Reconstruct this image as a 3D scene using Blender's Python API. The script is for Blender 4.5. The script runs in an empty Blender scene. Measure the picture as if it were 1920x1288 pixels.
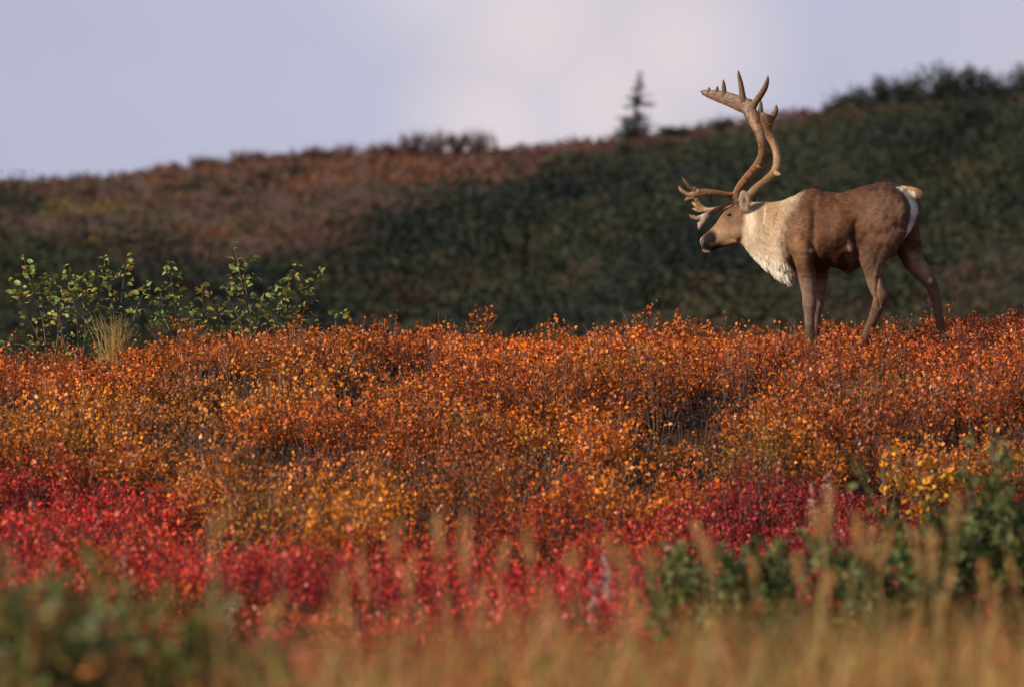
import bpy, bmesh, math, random
import numpy as np
from mathutils import Vector, Matrix

SC = bpy.context.scene
COL = SC.collection
RNG = np.random.default_rng(7)
random.seed(7)

# ------------------------------------------------------------------ camera
D0 = 60.0            # metres to the caribou
PXM = 250.0          # photograph pixels per metre at D0
K = 1.0 / (D0 * PXM) # radians per photograph pixel
CZ = 2.0             # camera height in world units (zr = z - CZ)

cam_d = bpy.data.cameras.new("camera")
cam = bpy.data.objects.new("camera", cam_d)
COL.objects.link(cam)
cam.location = (0, 0, CZ)
cam.rotation_euler = (math.radians(90), 0, 0)
cam_d.sensor_width = 36
cam_d.lens = 36 * D0 * PXM / 1920.0
cam_d.clip_start = 0.5
cam_d.clip_end = 4000
cam_d.dof.use_dof = True
cam_d.dof.focus_distance = D0 - 1.2
cam_d.dof.aperture_fstop = 4.0
SC.camera = cam

# ------------------------------------------------------------------ light
SUN_AZ = math.radians(246)   # clockwise from +Y
SUN_EL = math.radians(27)
sun_dir = Vector((math.sin(SUN_AZ) * math.cos(SUN_EL), math.cos(SUN_AZ) * math.cos(SUN_EL), math.sin(SUN_EL)))
sl = bpy.data.lights.new("sun", 'SUN')
sl.energy = 5.0
sl.angle = math.radians(0.55)
sl.color = (1.0, 0.89, 0.73)
so = bpy.data.objects.new("sun", sl)
so.rotation_euler = (-sun_dir).to_track_quat('-Z', 'Y').to_euler()
so.location = (-20, -10, 30)
COL.objects.link(so)

world = bpy.data.worlds.new("World")
SC.world = world
world.use_nodes = True
world.cycles.sampling_method = 'MANUAL'
world.cycles.sample_map_resolution = 512
wt = world.node_tree
wt.nodes.clear()


def N(t, typ, **kw):
    n = t.nodes.new(typ)
    for k, v in kw.items():
        setattr(n, k, v)
    return n


def build_world():
    L = wt.links.new
    out = N(wt, 'ShaderNodeOutputWorld')
    bg = N(wt, 'ShaderNodeBackground')
    bg.inputs['Strength'].default_value = 0.10
    L(bg.outputs[0], out.inputs['Surface'])
    sky = N(wt, 'ShaderNodeTexSky', sky_type='NISHITA')
    sky.sun_disc = False
    sky.sun_elevation = SUN_EL
    sky.sun_rotation = SUN_AZ
    sky.air_density = 1.0
    sky.dust_density = 1.5
    sky.ozone_density = 1.5
    tc = N(wt, 'ShaderNodeTexCoord')
    sep = N(wt, 'ShaderNodeSeparateXYZ')
    L(tc.outputs['Generated'], sep.inputs[0])
    # thin high haze: thick towards the horizon, thinning to the blue overhead
    mr = N(wt, 'ShaderNodeMapRange', interpolation_type='SMOOTHSTEP')
    mr.inputs['From Min'].default_value = 0.02
    mr.inputs['From Max'].default_value = 0.22
    mr.inputs['To Min'].default_value = 0.9
    mr.inputs['To Max'].default_value = 0.1
    L(sep.outputs['Z'], mr.inputs['Value'])
    hz = N(wt, 'ShaderNodeMix', data_type='RGBA')
    L(mr.outputs[0], hz.inputs['Factor'])
    L(sky.outputs[0], hz.inputs['A'])
    hz.inputs['B'].default_value = (4.05, 4.15, 5.5, 1)
    # soft broad cloud banks over the whole sky
    mp = N(wt, 'ShaderNodeMapping')
    mp.inputs['Scale'].default_value = (1, 1, 1.6)
    mp.inputs['Location'].default_value = (0.0, 0.0, 0.0)
    L(tc.outputs['Generated'], mp.inputs[0])
    nz = N(wt, 'ShaderNodeTexNoise')
    nz.inputs['Scale'].default_value = 20.0
    nz.inputs['Detail'].default_value = 5.0
    nz.inputs['Roughness'].default_value = 0.5
    L(mp.outputs[0], nz.inputs['Vector'])
    # banks of cloud: soft blobs in a handful of directions round the horizon, edges broken by the noise
    fac = None
    banks = [((0.003, 1.0, 0.040), 0.013), ((0.012, 1.0, 0.030), 0.013), ((-0.006, 1.0, 0.050), 0.012), ((0.020, 1.0, 0.037), 0.011), ((-0.002, 1.0, 0.027), 0.010), ((0.16, 0.98, 0.02), 0.07), ((-0.5, 0.85, 0.10), 0.16),
             ((0.75, 0.62, 0.16), 0.2), ((-0.9, -0.2, 0.2), 0.2), ((0.6, -0.75, 0.15), 0.22), ((-0.2, -0.95, 0.25), 0.2)]
    for v, r in banks:
        dist = N(wt, 'ShaderNodeVectorMath', operation='DISTANCE')
        nn = Vector(v).normalized()
        dist.inputs[1].default_value = nn
        L(tc.outputs['Generated'], dist.inputs[0])
        ad = N(wt, 'ShaderNodeMath', operation='MULTIPLY_ADD')
        L(nz.outputs['Fac'], ad.inputs[0])
        ad.inputs[1].default_value = r * 1.7
        L(dist.outputs['Value'], ad.inputs[2])
        m = N(wt, 'ShaderNodeMapRange', interpolation_type='SMOOTHSTEP')
        m.inputs['From Min'].default_value = r * 0.75
        m.inputs['From Max'].default_value = r * 2.9
        m.inputs['To Min'].default_value = 1.0
        m.inputs['To Max'].default_value = 0.0
        L(ad.outputs[0], m.inputs['Value'])
        if fac is None:
            fac = m.outputs[0]
        else:
            mx = N(wt, 'ShaderNodeMath', operation='MAXIMUM')
            L(fac, mx.inputs[0])
            L(m.outputs[0], mx.inputs[1])
            fac = mx.outputs[0]
    cl = N(wt, 'ShaderNodeMix', data_type='RGBA')
    cl.inputs['B'].default_value = (6.25, 5.5, 5.75, 1)
    mu = N(wt, 'ShaderNodeMath', operation='MULTIPLY')
    mu.inputs[1].default_value = 0.9
    L(fac, mu.inputs[0])
    L(mu.outputs[0], cl.inputs['Factor'])
    L(hz.outputs['Result'], cl.inputs['A'])
    # faint mottling
    mot = N(wt, 'ShaderNodeMapRange')
    mot.inputs['From Min'].default_value = 0.3
    mot.inputs['From Max'].default_value = 0.7
    mot.inputs['To Min'].default_value = 0.93
    mot.inputs['To Max'].default_value = 1.05
    L(nz.outputs['Fac'], mot.inputs['Value'])
    vm = N(wt, 'ShaderNodeVectorMath', operation='SCALE')
    L(cl.outputs['Result'], vm.inputs[0])
    L(mot.outputs[0], vm.inputs['Scale'])
    L(vm.outputs[0], bg.inputs['Color'])


build_world()

vs = SC.view_settings
vs.view_transform = 'Standard'
vs.look = 'None'
vs.exposure = 0.32
vs.gamma = 1.0
vs.use_curve_mapping = False
SC.render.engine = 'CYCLES'
SC.cycles.use_denoising = True
try:
    SC.cycles.denoiser = 'OPENIMAGEDENOISE'
    SC.cycles.denoising_input_passes = 'RGB_ALBEDO_NORMAL'
    SC.cycles.denoising_prefilter = 'ACCURATE'
except Exception:
    pass
SC.cycles.max_bounces = 6
SC.cycles.diffuse_bounces = 3
SC.cycles.transmission_bounces = 4
SC.cycles.use_adaptive_sampling = False


# ------------------------------------------------------------------ helpers
def at(px, py, d):
    """a point that lies d metres in front of the camera, given in photograph pixels"""
    return np.array([(px - 960) * K * d, d, CZ + (644 - py) * K * d])


def _h(ix, iy, seed):
    n = (ix.astype(np.int64) * 374761393 + iy.astype(np.int64) * 668265263 + seed * 974711) & 0x7fffffff
    n = ((n ^ (n >> 13)) * 1274126177) & 0x7fffffff
    return ((n ^ (n >> 16)) & 0xffff) / 65535.0


def vn(x, y, seed=0):
    x = np.asarray(x, float); y = np.asarray(y, float)
    ix = np.floor(x); iy = np.floor(y)
    fx = x - ix; fy = y - iy
    fx = fx * fx * (3 - 2 * fx); fy = fy * fy * (3 - 2 * fy)
    a = _h(ix, iy, seed); b = _h(ix + 1, iy, seed)
    c = _h(ix, iy + 1, seed); d = _h(ix + 1, iy + 1, seed)
    return (a * (1 - fx) + b * fx) * (1 - fy) + (c * (1 - fx) + d * fx) * fy


def fbm(x, y, seed=0, o=3):
    s = 0; a = 0.5; t = 0
    for i in range(o):
        s = s + a * vn(np.asarray(x) * 2 ** i, np.asarray(y) * 2 ** i, seed + i * 17); t += a; a *= 0.5
    return s / t


def sstep(a, b, x):
    t = np.clip((np.asarray(x, float) - a) / (b - a), 0, 1)
    return t * t * (3 - 2 * t)


def unit(v):
    return v / np.maximum(np.linalg.norm(v, axis=-1, keepdims=True), 1e-9)


def tag(o, label=None, cat=None, group=None, kind=None):
    if label: o['label'] = label
    if cat: o['category'] = cat
    if group: o['group'] = group
    if kind: o['kind'] = kind
    return o


def empty(name, loc):
    o = bpy.data.objects.new(name, None)
    o.location = loc
    COL.objects.link(o)
    return o


class Soup:
    """collects quads (numpy) with one colour each, built as ONE mesh"""

    def __init__(self):
        self.v = []; self.c = []; self.m = []

    def quads(self, q, col, mi=0):          # q (n,4,3)  col (n,3)
        self.v.append(np.asarray(q, np.float32).reshape(-1, 3))
        self.c.append(np.repeat(np.asarray(col, np.float32).reshape(-1, 3), 4, axis=0))
        self.m.append(np.full(len(q), mi, np.int32))

    def leaves(self, base, axis, nor, L, W, col, mi=0, fold=0.18):
        axis = unit(axis)
        side = unit(np.cross(nor, axis))
        up = np.cross(axis, side)
        L = np.asarray(L).reshape(-1, 1); W = np.asarray(W).reshape(-1, 1)
        p0 = base
        mid = base + axis * L * 0.45
        p1 = mid + side * W * 0.5 + up * W * fold
        p2 = base + axis * L
        p3 = mid - side * W * 0.5 + up * W * fold
        self.quads(np.stack([p0, p1, p2, p3], 1), col, mi)

    def ribbons(self, a, b, wa, wb, col, mi=1):
        d = unit(b - a)
        r = RNG.normal(size=d.shape)
        s = unit(np.cross(d, r))
        wa = np.asarray(wa).reshape(-1, 1); wb = np.asarray(wb).reshape(-1, 1)
        self.quads(np.stack([a - s * wa, a + s * wa, b + s * wb, b - s * wb], 1), col, mi)

    def prisms(self, a, b, wa, wb, col, mi=1):
        d = unit(b - a)
        r = np.where(np.abs(d[:, 2:3]) < 0.9, np.array([[0, 0, 1.0]]), np.array([[1.0, 0, 0]]))
        s = unit(np.cross(d, r)); t = np.cross(d, s)
        wa = np.asarray(wa).reshape(-1, 1) * np.ones((len(a), 1)); wb = np.asarray(wb).reshape(-1, 1) * np.ones((len(a), 1))
        offs = [s * math.cos(k) + t * math.sin(k) for k in (0, 2.0944, 4.18879)]
        for i in range(3):
            o1 = offs[i]; o2 = offs[(i + 1) % 3]
            self.quads(np.stack([a + o1 * wa, a + o2 * wa, b + o2 * wb, b + o1 * wb], 1), col, mi)

    def build(self, name, mats, parent=None, origin=None, smooth=False):
        v = np.concatenate(self.v).astype(np.float64); c = np.concatenate(self.c); m = np.concatenate(self.m)
        if origin is not None and parent is None:
            v = v - np.asarray(origin)
        if parent is not None:
            v = v - np.array(parent.location)
        n = len(m)
        me = bpy.data.meshes.new(name)
        me.vertices.add(len(v)); me.loops.add(4 * n); me.polygons.add(n)
        me.vertices.foreach_set('co', v.astype(np.float32).ravel())
        me.loops.foreach_set('vertex_index', np.arange(4 * n, dtype=np.int32))
        me.polygons.foreach_set('loop_start', np.arange(0, 4 * n, 4, dtype=np.int32))
        for mt in mats: me.materials.append(mt)
        if len(mats) > 1:
            me.polygons.foreach_set('material_index', m)
        at_ = me.color_attributes.new('col', 'FLOAT_COLOR', 'POINT')
        ca = np.ones((len(v), 4), np.float32); ca[:, :3] = c
        at_.data.foreach_set('color', ca.ravel())
        me.update(calc_edges=True)
        o = bpy.data.objects.new(name, me)
        if origin is not None and parent is None: o.location = origin
        COL.objects.link(o)
        if parent is not None: o.parent = parent
        return o


def tube_mesh(bm, path, radii, n=6):
    """round tapered tube along path into a bmesh"""
    path = [Vector(p) for p in path]
    rings = []
    for i, p in enumerate(path):
        t = (path[min(i + 1, len(path) - 1)] - path[max(i - 1, 0)]).normalized()
        r = Vector((0, 0, 1)) if abs(t.z) < 0.9 else Vector((1, 0, 0))
        s = t.cross(r).normalized(); u = s.cross(t)
        rings.append([bm.verts.new(p + (s * math.cos(2 * math.pi * k / n) + u * math.sin(2 * math.pi * k / n)) * radii[i]) for k in range(n)])
    for a, b in zip(rings, rings[1:]):
        for k in range(n):
            bm.faces.new((a[k], a[(k + 1) % n], b[(k + 1) % n], b[k]))
    bm.faces.new(rings[0][::-1]); bm.faces.new(rings[-1])


def bm_obj(name, bm, mat, parent=None, smooth=True):
    if parent is not None:
        bmesh.ops.translate(bm, verts=bm.verts, vec=-Vector(parent.location))
    bmesh.ops.recalc_face_normals(bm, faces=bm.faces)
    me = bpy.data.meshes.new(name)
    bm.to_mesh(me); bm.free()
    me.materials.append(mat)
    if smooth: me.polygons.foreach_set('use_smooth', [True] * len(me.polygons))
    o = bpy.data.objects.new(name, me)
    COL.objects.link(o)
    if parent is not None: o.parent = parent
    return o


# ------------------------------------------------------------------ materials
def mat_attr(name, rough=0.6, spec=0.25, transl=0.0, noise=0.0, nscale=40):
    m = bpy.data.materials.new(name); m.use_nodes = True
    t = m.node_tree; L = t.links.new
    b = t.nodes['Principled BSDF']; out = t.nodes['Material Output']
    a = N(t, 'ShaderNodeAttribute', attribute_name='col')
    src = a.outputs['Color']
    if noise:
        tc = N(t, 'ShaderNodeTexCoord'); nz = N(t, 'ShaderNodeTexNoise')
        nz.inputs['Scale'].default_value = nscale; nz.inputs['Detail'].default_value = 4
        L(tc.outputs['Object'], nz.inputs['Vector'])
        mr = N(t, 'ShaderNodeMapRange')
        mr.inputs['From Min'].default_value = 0.3; mr.inputs['From Max'].default_value = 0.7
        mr.inputs['To Min'].default_value = 1 - noise; mr.inputs['To Max'].default_value = 1 + noise
        L(nz.outputs['Fac'], mr.inputs['Value'])
        vm = N(t, 'ShaderNodeVectorMath', operation='SCALE')
        L(src, vm.inputs[0]); L(mr.outputs[0], vm.inputs['Scale']); src = vm.outputs[0]
    L(src, b.inputs['Base Color'])
    b.inputs['Roughness'].default_value = rough
    b.inputs['Specular IOR Level'].default_value = spec
    if transl:
        tr = N(t, 'ShaderNodeBsdfTranslucent'); L(src, tr.inputs['Color'])
        mx = N(t, 'ShaderNodeMixShader'); mx.inputs[0].default_value = transl
        L(b.outputs[0], mx.inputs[1]); L(tr.outputs[0], mx.inputs[2]); L(mx.outputs[0], out.inputs['Surface'])
    return m


def mat_noise(name, c1, c2, scale, rough=0.8, spec=0.2, bump=0.0, c3=None):
    m = bpy.data.materials.new(name); m.use_nodes = True
    t = m.node_tree; L = t.links.new
    b = t.nodes['Principled BSDF']
    tc = N(t, 'ShaderNodeTexCoord'); nz = N(t, 'ShaderNodeTexNoise')
    nz.inputs['Scale'].default_value = scale; nz.inputs['Detail'].default_value = 6
    L(tc.outputs['Object'], nz.inputs['Vector'])
    cr = N(t, 'ShaderNodeValToRGB')
    cr.color_ramp.elements[0].position = 0.35; cr.color_ramp.elements[0].color = (*c1, 1)
    cr.color_ramp.elements[1].position = 0.65; cr.color_ramp.elements[1].color = (*c2, 1)
    if c3:
        e = cr.color_ramp.elements.new(0.5); e.color = (*c3, 1)
    L(nz.outputs['Fac'], cr.inputs[0]); L(cr.outputs[0], b.inputs['Base Color'])
    b.inputs['Roughness'].default_value = rough
    b.inputs['Specular IOR Level'].default_value = spec
    if bump:
        bp = N(t, 'ShaderNodeBump'); bp.inputs['Strength'].default_value = bump; bp.inputs['Distance'].default_value = 0.02
        L(nz.outputs['Fac'], bp.inputs['Height']); L(bp.outputs[0], b.inputs['Normal'])
    return m


M_LEAF = mat_attr('autumn_leaf', 0.42, 0.22, 0.22)
M_TWIG = mat_attr('twig_bark', 0.8, 0.15)
M_GREEN = mat_attr('green_leaf', 0.5, 0.2, 0.28)
M_GRASS = mat_attr('dry_grass', 0.6, 0.3, 0.3)
M_FLUFF = mat_attr('seed_fluff', 0.9, 0.05, 0.5)
M_FAR = mat_attr('far_foliage', 0.8, 0.1, 0.1)
M_FUR = mat_attr('coat_hair', 0.7, 0.1, 0.0, 0.16, 26)
M_HAIR = mat_attr('hair_strand', 0.65, 0.1)
M_ANTLER = mat_attr('antler_bone', 0.5, 0.3, 0.0, 0.14, 30)
M_BARK = mat_noise('grey_bark', (0.05, 0.035, 0.025), (0.13, 0.09, 0.06), 30)
M_SOIL = mat_noise('peaty_soil', (0.02, 0.013, 0.009), (0.07, 0.04, 0.025), 3.0, 0.95, 0.05, 0.4)
M_HOOF = mat_noise('hoof_horn', (0.02, 0.017, 0.015), (0.06, 0.05, 0.04), 20, 0.4, 0.4)


def mat_plain(name, c, rough, spec):
    m = bpy.data.materials.new(name); m.use_nodes = True
    b = m.node_tree.nodes['Principled BSDF']
    b.inputs['Base Color'].default_value = (*c, 1); b.inputs['Roughness'].default_value = rough
    b.inputs['Specular IOR Level'].default_value = spec
    return m


M_EYE = mat_plain('dark_eye', (0.012, 0.007, 0.005), 0.08, 0.6)
M_LID = mat_noise('eyelid_skin', (0.12, 0.075, 0.055), (0.28, 0.19, 0.15), 60, 0.6, 0.3)

# ------------------------------------------------------------------ ground
NEAR_D = np.array([-60, -10, 0, 10, 14, 17, 22, 26.5, 29.5, 33, 36, 39, 42, 46, 49, 51, 53, 55, 57.2, 59.0, 61.5, 63.5, 67, 74, 90, 115, 150, 900])
NEAR_Z = np.array([-2.6, -1.8, -1.55, -1.25, -1.2, -1.2, -1.30, -1.46, -1.75, -1.70, -1.56, -1.45, -1.37, -1.26, -1.12, -0.97, -0.79, -0.60, -0.36, -0.16, -0.12, -0.25, -0.7, -1.7, -4.0, -6.0, -6.5, -6.5])
LAT_P = np.array([-1500, -300, 0, 230, 340, 450, 900, 1000, 1100, 1700, 1790, 1920, 2400, 3500])
LAT_Z = np.array([-0.4, -0.24, -0.21, -0.19, -0.04, 0.0, 0.0, -0.035, 0.0, 0.0, 0.09, 0.15, 0.25, 0.5])
RID_P = np.array([-3000, -600, 0, 200, 300, 400, 550, 700, 900, 980, 1150, 1300, 1480, 1560, 1700, 1900, 2300, 4000])
RID_Y = np.array([420, 375, 346, 335, 322, 310, 299, 290, 288, 280, 264, 248, 216, 207, 182, 170, 150, 130])
RD = 400.0


def ridge(x):
    px = 960 + np.asarray(x) / (K * RD)
    return (644 - np.interp(px, RID_P, RID_Y)) * K * RD


def H(x, d):
    """ground height above the camera's level"""
    x = np.asarray(x, float); d = np.asarray(d, float)
    z = np.interp(d, NEAR_D, NEAR_Z)
    px = 960 + x / (K * 60)
    w = sstep(48, 58.5, d) * (1 - sstep(66, 80, d))
    z = z + np.interp(px, LAT_P, LAT_Z) * w
    bump = (fbm(x * 0.55 + 3, d * 0.4, 5, 3) - 0.5) * 0.5
    z = z + bump * sstep(30, 42, d) * (1 - sstep(56.5, 59, d)) + (fbm(x * 1.1, d * 1.1, 9, 2) - 0.5) * 0.05
    t = np.clip((d - 150) / (RD - 150), 0, 1)
    hill = (ridge(x) + 6.5) * (t ** 1.05)
    hill = hill + (fbm(x * 0.06, d * 0.05, 31, 3) - 0.5) * 2.2 * np.sin(np.clip(t, 0, 1) * math.pi)
    z = z + np.where(d > 150, hill, 0)
    z = z - np.clip(d - RD, 0, 1e9) * 0.03
    return z


def pxcoord(x, d):
    return 960 + x / (K * d)


def hill_fields(x, d):
    d = np.maximum(np.asarray(d, float), 1.0)
    z = H(x, d)
    px = pxcoord(x, d); py = 644 - z / (K * d)
    # boundary of the dark thicket, read along the slope
    edge = np.interp(px, [-400, 0, 250, 450, 560, 640, 760, 860, 930, 1000, 1150, 1300, 1500, 1700], [490, 482, 492, 512, 485, 462, 430, 385, 345, 318, 285, 262, 232, 190])
    wob = (fbm(x * 0.16, d * 0.05, 131, 3) - 0.5) * 110
    dark = sstep(-24, 24, py - edge + wob * 0.6)
    # a dark streak under the left skyline
    rid = np.interp(px, RID_P, RID_Y)
    dark = np.maximum(dark, 0.8 * np.exp(-((py - rid - 42 + wob * 0.2) / 15) ** 2) * (px < 900) * sstep(0.35, 0.6, fbm(x * 0.25, d * 0.05, 137, 2)))
    return px, py, dark


def build_ground():
    ys = np.concatenate([np.arange(-60, 9, 6.0), np.arange(9, 30, 0.8), np.arange(30, 66, 0.3), np.arange(66, 150, 4), np.arange(150, 405, 5), np.arange(405, 1200, 60)])
    hx = np.concatenate([np.arange(0, 8, 0.3), np.arange(8, 40, 2.0), np.arange(40, 150, 15), np.array([200, 300, 450, 700])])
    xs = np.concatenate([-hx[:0:-1], hx])
    X, Y = np.meshgrid(xs, ys)
    Z = H(X, Y) + CZ
    v = np.stack([X, Y, Z], -1).reshape(-1, 3)
    nx = len(xs); ny = len(ys)
    i = np.arange(nx * (ny - 1)).reshape(ny - 1, nx)[:, :-1].ravel()
    f = np.stack([i, i + 1, i + nx + 1, i + nx], 1)
    me = bpy.data.meshes.new('tundra_ground')
    me.from_pydata(v.tolist(), [], f.tolist())
    me.polygons.foreach_set('use_smooth', [True] * len(me.polygons))
    dk = hill_fields(v[:, 0], v[:, 1])[2][:, None]
    gc = np.array([0.082, 0.050, 0.036]) * (1 - dk) + np.array([0.026, 0.031, 0.022]) * dk
    ga = me.color_attributes.new('col', 'FLOAT_COLOR', 'POINT')
    gca = np.ones((len(v), 4), np.float32); gca[:, :3] = gc
    ga.data.foreach_set('color', gca.ravel())
    # peat near by, russet heath and dark thicket floor on the hill
    m = bpy.data.materials.new('tundra_soil'); m.use_nodes = True
    t = m.node_tree; L = t.links.new; b = t.nodes['Principled BSDF']
    g = N(t, 'ShaderNodeNewGeometry')
    n2 = N(t, 'ShaderNodeTexNoise'); n2.inputs['Scale'].default_value = 3.0; n2.inputs['Detail'].default_value = 6
    L(g.outputs['Position'], n2.inputs['Vector'])
    r1 = N(t, 'ShaderNodeAttribute', attribute_name='col')
    r2 = N(t, 'ShaderNodeValToRGB')
    e = r2.color_ramp.elements
    e[0].position = 0.35; e[0].color = (0.02, 0.013, 0.01, 1)
    e[1].position = 0.68; e[1].color = (0.075, 0.04, 0.025, 1)
    L(n2.outputs['Fac'], r2.inputs[0])
    sp = N(t, 'ShaderNodeSeparateXYZ'); L(g.outputs['Position'], sp.inputs[0])
    mr = N(t, 'ShaderNodeMapRange'); mr.inputs['From Min'].default_value = 80; mr.inputs['From Max'].default_value = 150
    L(sp.outputs['Y'], mr.inputs['Value'])
    mx = N(t, 'ShaderNodeMix', data_type='RGBA')
    L(mr.outputs[0], mx.inputs['Factor']); L(r2.outputs[0], mx.inputs['A']); L(r1.outputs['Color'], mx.inputs['B'])
    L(mx.outputs['Result'], b.inputs['Base Color'])
    b.inputs['Roughness'].default_value = 0.95; b.inputs['Specular IOR Level'].default_value = 0.05
    bp = N(t, 'ShaderNodeBump'); bp.inputs['Strength'].default_value = 0.5; bp.inputs['Distance'].default_value = 0.05
    L(n2.outputs['Fac'], bp.inputs['Height']); L(bp.outputs[0], b.inputs['Normal'])
    me.materials.append(m)
    o = bpy.data.objects.new('tundra_ground', me)
    o['kind'] = 'structure'
    COL.objects.link(o)


build_ground()


# ------------------------------------------------------------------ ground cover (uncountable: stuff)
def clump_proto(rng, ns, nl, R, h, leaf, wleaf, top=0.35, twigs=3):
    """one knee-high shrublet: stems fanning out, side twigs, leaves on their upper reaches"""
    ang = rng.uniform(0, 2 * math.pi, ns); rr = R * np.sqrt(rng.uniform(0.02, 1, ns))
    b = np.stack([np.cos(ang) * rr * 0.25, np.sin(ang) * rr * 0.25, np.full(ns, -0.04)], 1)
    zt = h * (1.05 - 0.45 * (rr / R) ** 2) * rng.uniform(0.72, 1.12, ns)
    tip = np.stack([np.cos(ang) * rr, np.sin(ang) * rr, zt], 1)
    A = [b]; B = [tip]; W0 = [np.full(ns, 0.0035)]; W1 = [np.full(ns, 0.0014)]
    for k in range(twigs):
        f = rng.uniform(0.4, 0.85, ns)[:, None]
        p = b + (tip - b) * f
        q = p + rng.normal(size=(ns, 3)) * 0.05 * np.array([1, 1, 0.4]) + np.array([0, 0, 1]) * rng.uniform(0.03, 0.13, ns)[:, None] * (h / 0.35)
        A.append(p); B.append(q); W0.append(np.full(ns, 0.002)); W1.append(np.full(ns, 0.001))
    A = np.concatenate(A); B = np.concatenate(B); W0 = np.concatenate(W0); W1 = np.concatenate(W1)
    i = rng.integers(0, len(A), nl)
    f = rng.uniform(0, 1, nl) ** 0.7
    f = np.where(i < ns, top + (1 - top) * f, f)[:, None]
    base = A[i] + (B[i] - A[i]) * f + rng.normal(size=(nl, 3)) * 0.012
    ax = rng.normal(size=(nl, 3)) * 0.8 + np.array([0, 0, 0.45]) + unit(base * np.array([1, 1, 0])) * 0.3
    no = rng.normal(size=(nl, 3)) + np.array([0, 0, 0.5])
    zz = rng.uniform(0.45, 1.45, nl); L = leaf * zz * rng.uniform(0.9, 1.1, nl); W = wleaf * zz * rng.uniform(0.8, 1.15, nl)
    hf = base[:, 2] / h
    return dict(A=A, B=B, W0=W0, W1=W1, base=base, ax=ax, no=no, L=L, W=W, hf=hf)


def jitter_points(d0, d1, spacing, margin, seed, power=1.0):
    rng = np.random.default_rng(seed)
    out = []
    d = d0
    while d < d1:
        hw = 960 * K * d + margin
        n = int(2 * hw / spacing)
        x = -hw + (np.arange(n) + rng.uniform(0, 1, n)) * spacing
        y = d + rng.uniform(-0.5, 0.5, n) * spacing
        out.append(np.stack([x, y], 1)); d += spacing
    return np.concatenate(out)


def rot2(v, c, s):
    X = v[..., 0] * c - v[..., 1] * s
    return np.stack([X, v[..., 0] * s + v[..., 1] * c, np.broadcast_to(v[..., 2], X.shape)], -1)


def red_border(px):
    """distance at which the orange birch gives way to the red mat, per column"""
    return np.interp(px, [-400, 0, 180, 330, 420, 480, 700, 760, 900, 1100, 1300, 1420, 1600, 1920, 2400],
                     [50.6, 50.4, 50.0, 48.8, 46.0, 43.0, 43.0, 46.0, 46.5, 47.2, 48.0, 50.2, 50.6, 49.6, 49])


RUST = np.array([0.54, 0.100, 0.022]); ORANGE = np.array([0.72, 0.17, 0.010]); GOLD = np.array([0.75, 0.275, 0.012])
BROWN = np.array([0.17, 0.05, 0.024]); CRIM = np.array([0.56, 0.028, 0.022]); PINK = np.array([0.62, 0.045, 0.04])
MAROON = np.array([0.27, 0.022, 0.024]); OLIVE = np.array([0.20, 0.17, 0.03])


def scatter(protos, pts, scale, hscale, colfun, soup, twigcol, seed, keep=None):
    rng = np.random.default_rng(seed)
    kind = rng.integers(0, len(protos), len(pts))
    th = rng.uniform(0, 2 * math.pi, len(pts))
    zg = H(pts[:, 0], pts[:, 1]) + CZ
    for k, p in enumerate(protos):
        idx = np.nonzero(kind == k)[0]
        if not len(idx): continue
        c = np.cos(th[idx])[:, None]; s = np.sin(th[idx])[:, None]
        S = scale[idx][:, None, None]; HS = hscale[idx][:, None, None]
        pos = np.concatenate([pts[idx], zg[idx][:, None]], 1)[:, None, :]

        def tr(v):
            r = rot2(v[None], c, s) * S
            r = r * np.concatenate([np.ones_like(HS), np.ones_like(HS), HS], -1)
            return r + pos
        nl = len(p['base'])
        base = tr(p['base'])
        kf = np.ones((len(idx), nl), bool) if keep is None else rng.uniform(size=(len(idx), nl)) < keep[idx][:, None]
        ax = rot2(np.broadcast_to(p['ax'][None], (len(idx), nl, 3)), c, s)
        no = rot2(np.broadcast_to(p['no'][None], (len(idx), nl, 3)), c, s)
        L = np.broadcast_to(p['L'][None], (len(idx), nl)); W = np.broadcast_to(p['W'][None], (len(idx), nl))
        hf = np.broadcast_to(p['hf'][None], (len(idx), nl))
        ii = np.broadcast_to(idx[:, None], (len(idx), nl))
        col = colfun(ii[kf], hf[kf], rng)
        soup.leaves(base[kf], ax[kf], no[kf], L[kf], W[kf], col, 0)
        A = tr(p['A']).reshape(-1, 3); B = tr(p['B']).reshape(-1, 3)
        tc = twigcol[rng.integers(0, len(twigcol), len(A))] * rng.uniform(0.6, 1.3, (len(A), 1))
        soup.ribbons(A, B, np.tile(p['W0'], len(idx)), np.tile(p['W1'], len(idx)), tc, 1)


TWIGC = np.array([[0.065, 0.036, 0.028], [0.10, 0.062, 0.048], [0.045, 0.022, 0.018], [0.15, 0.105, 0.085]])


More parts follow.
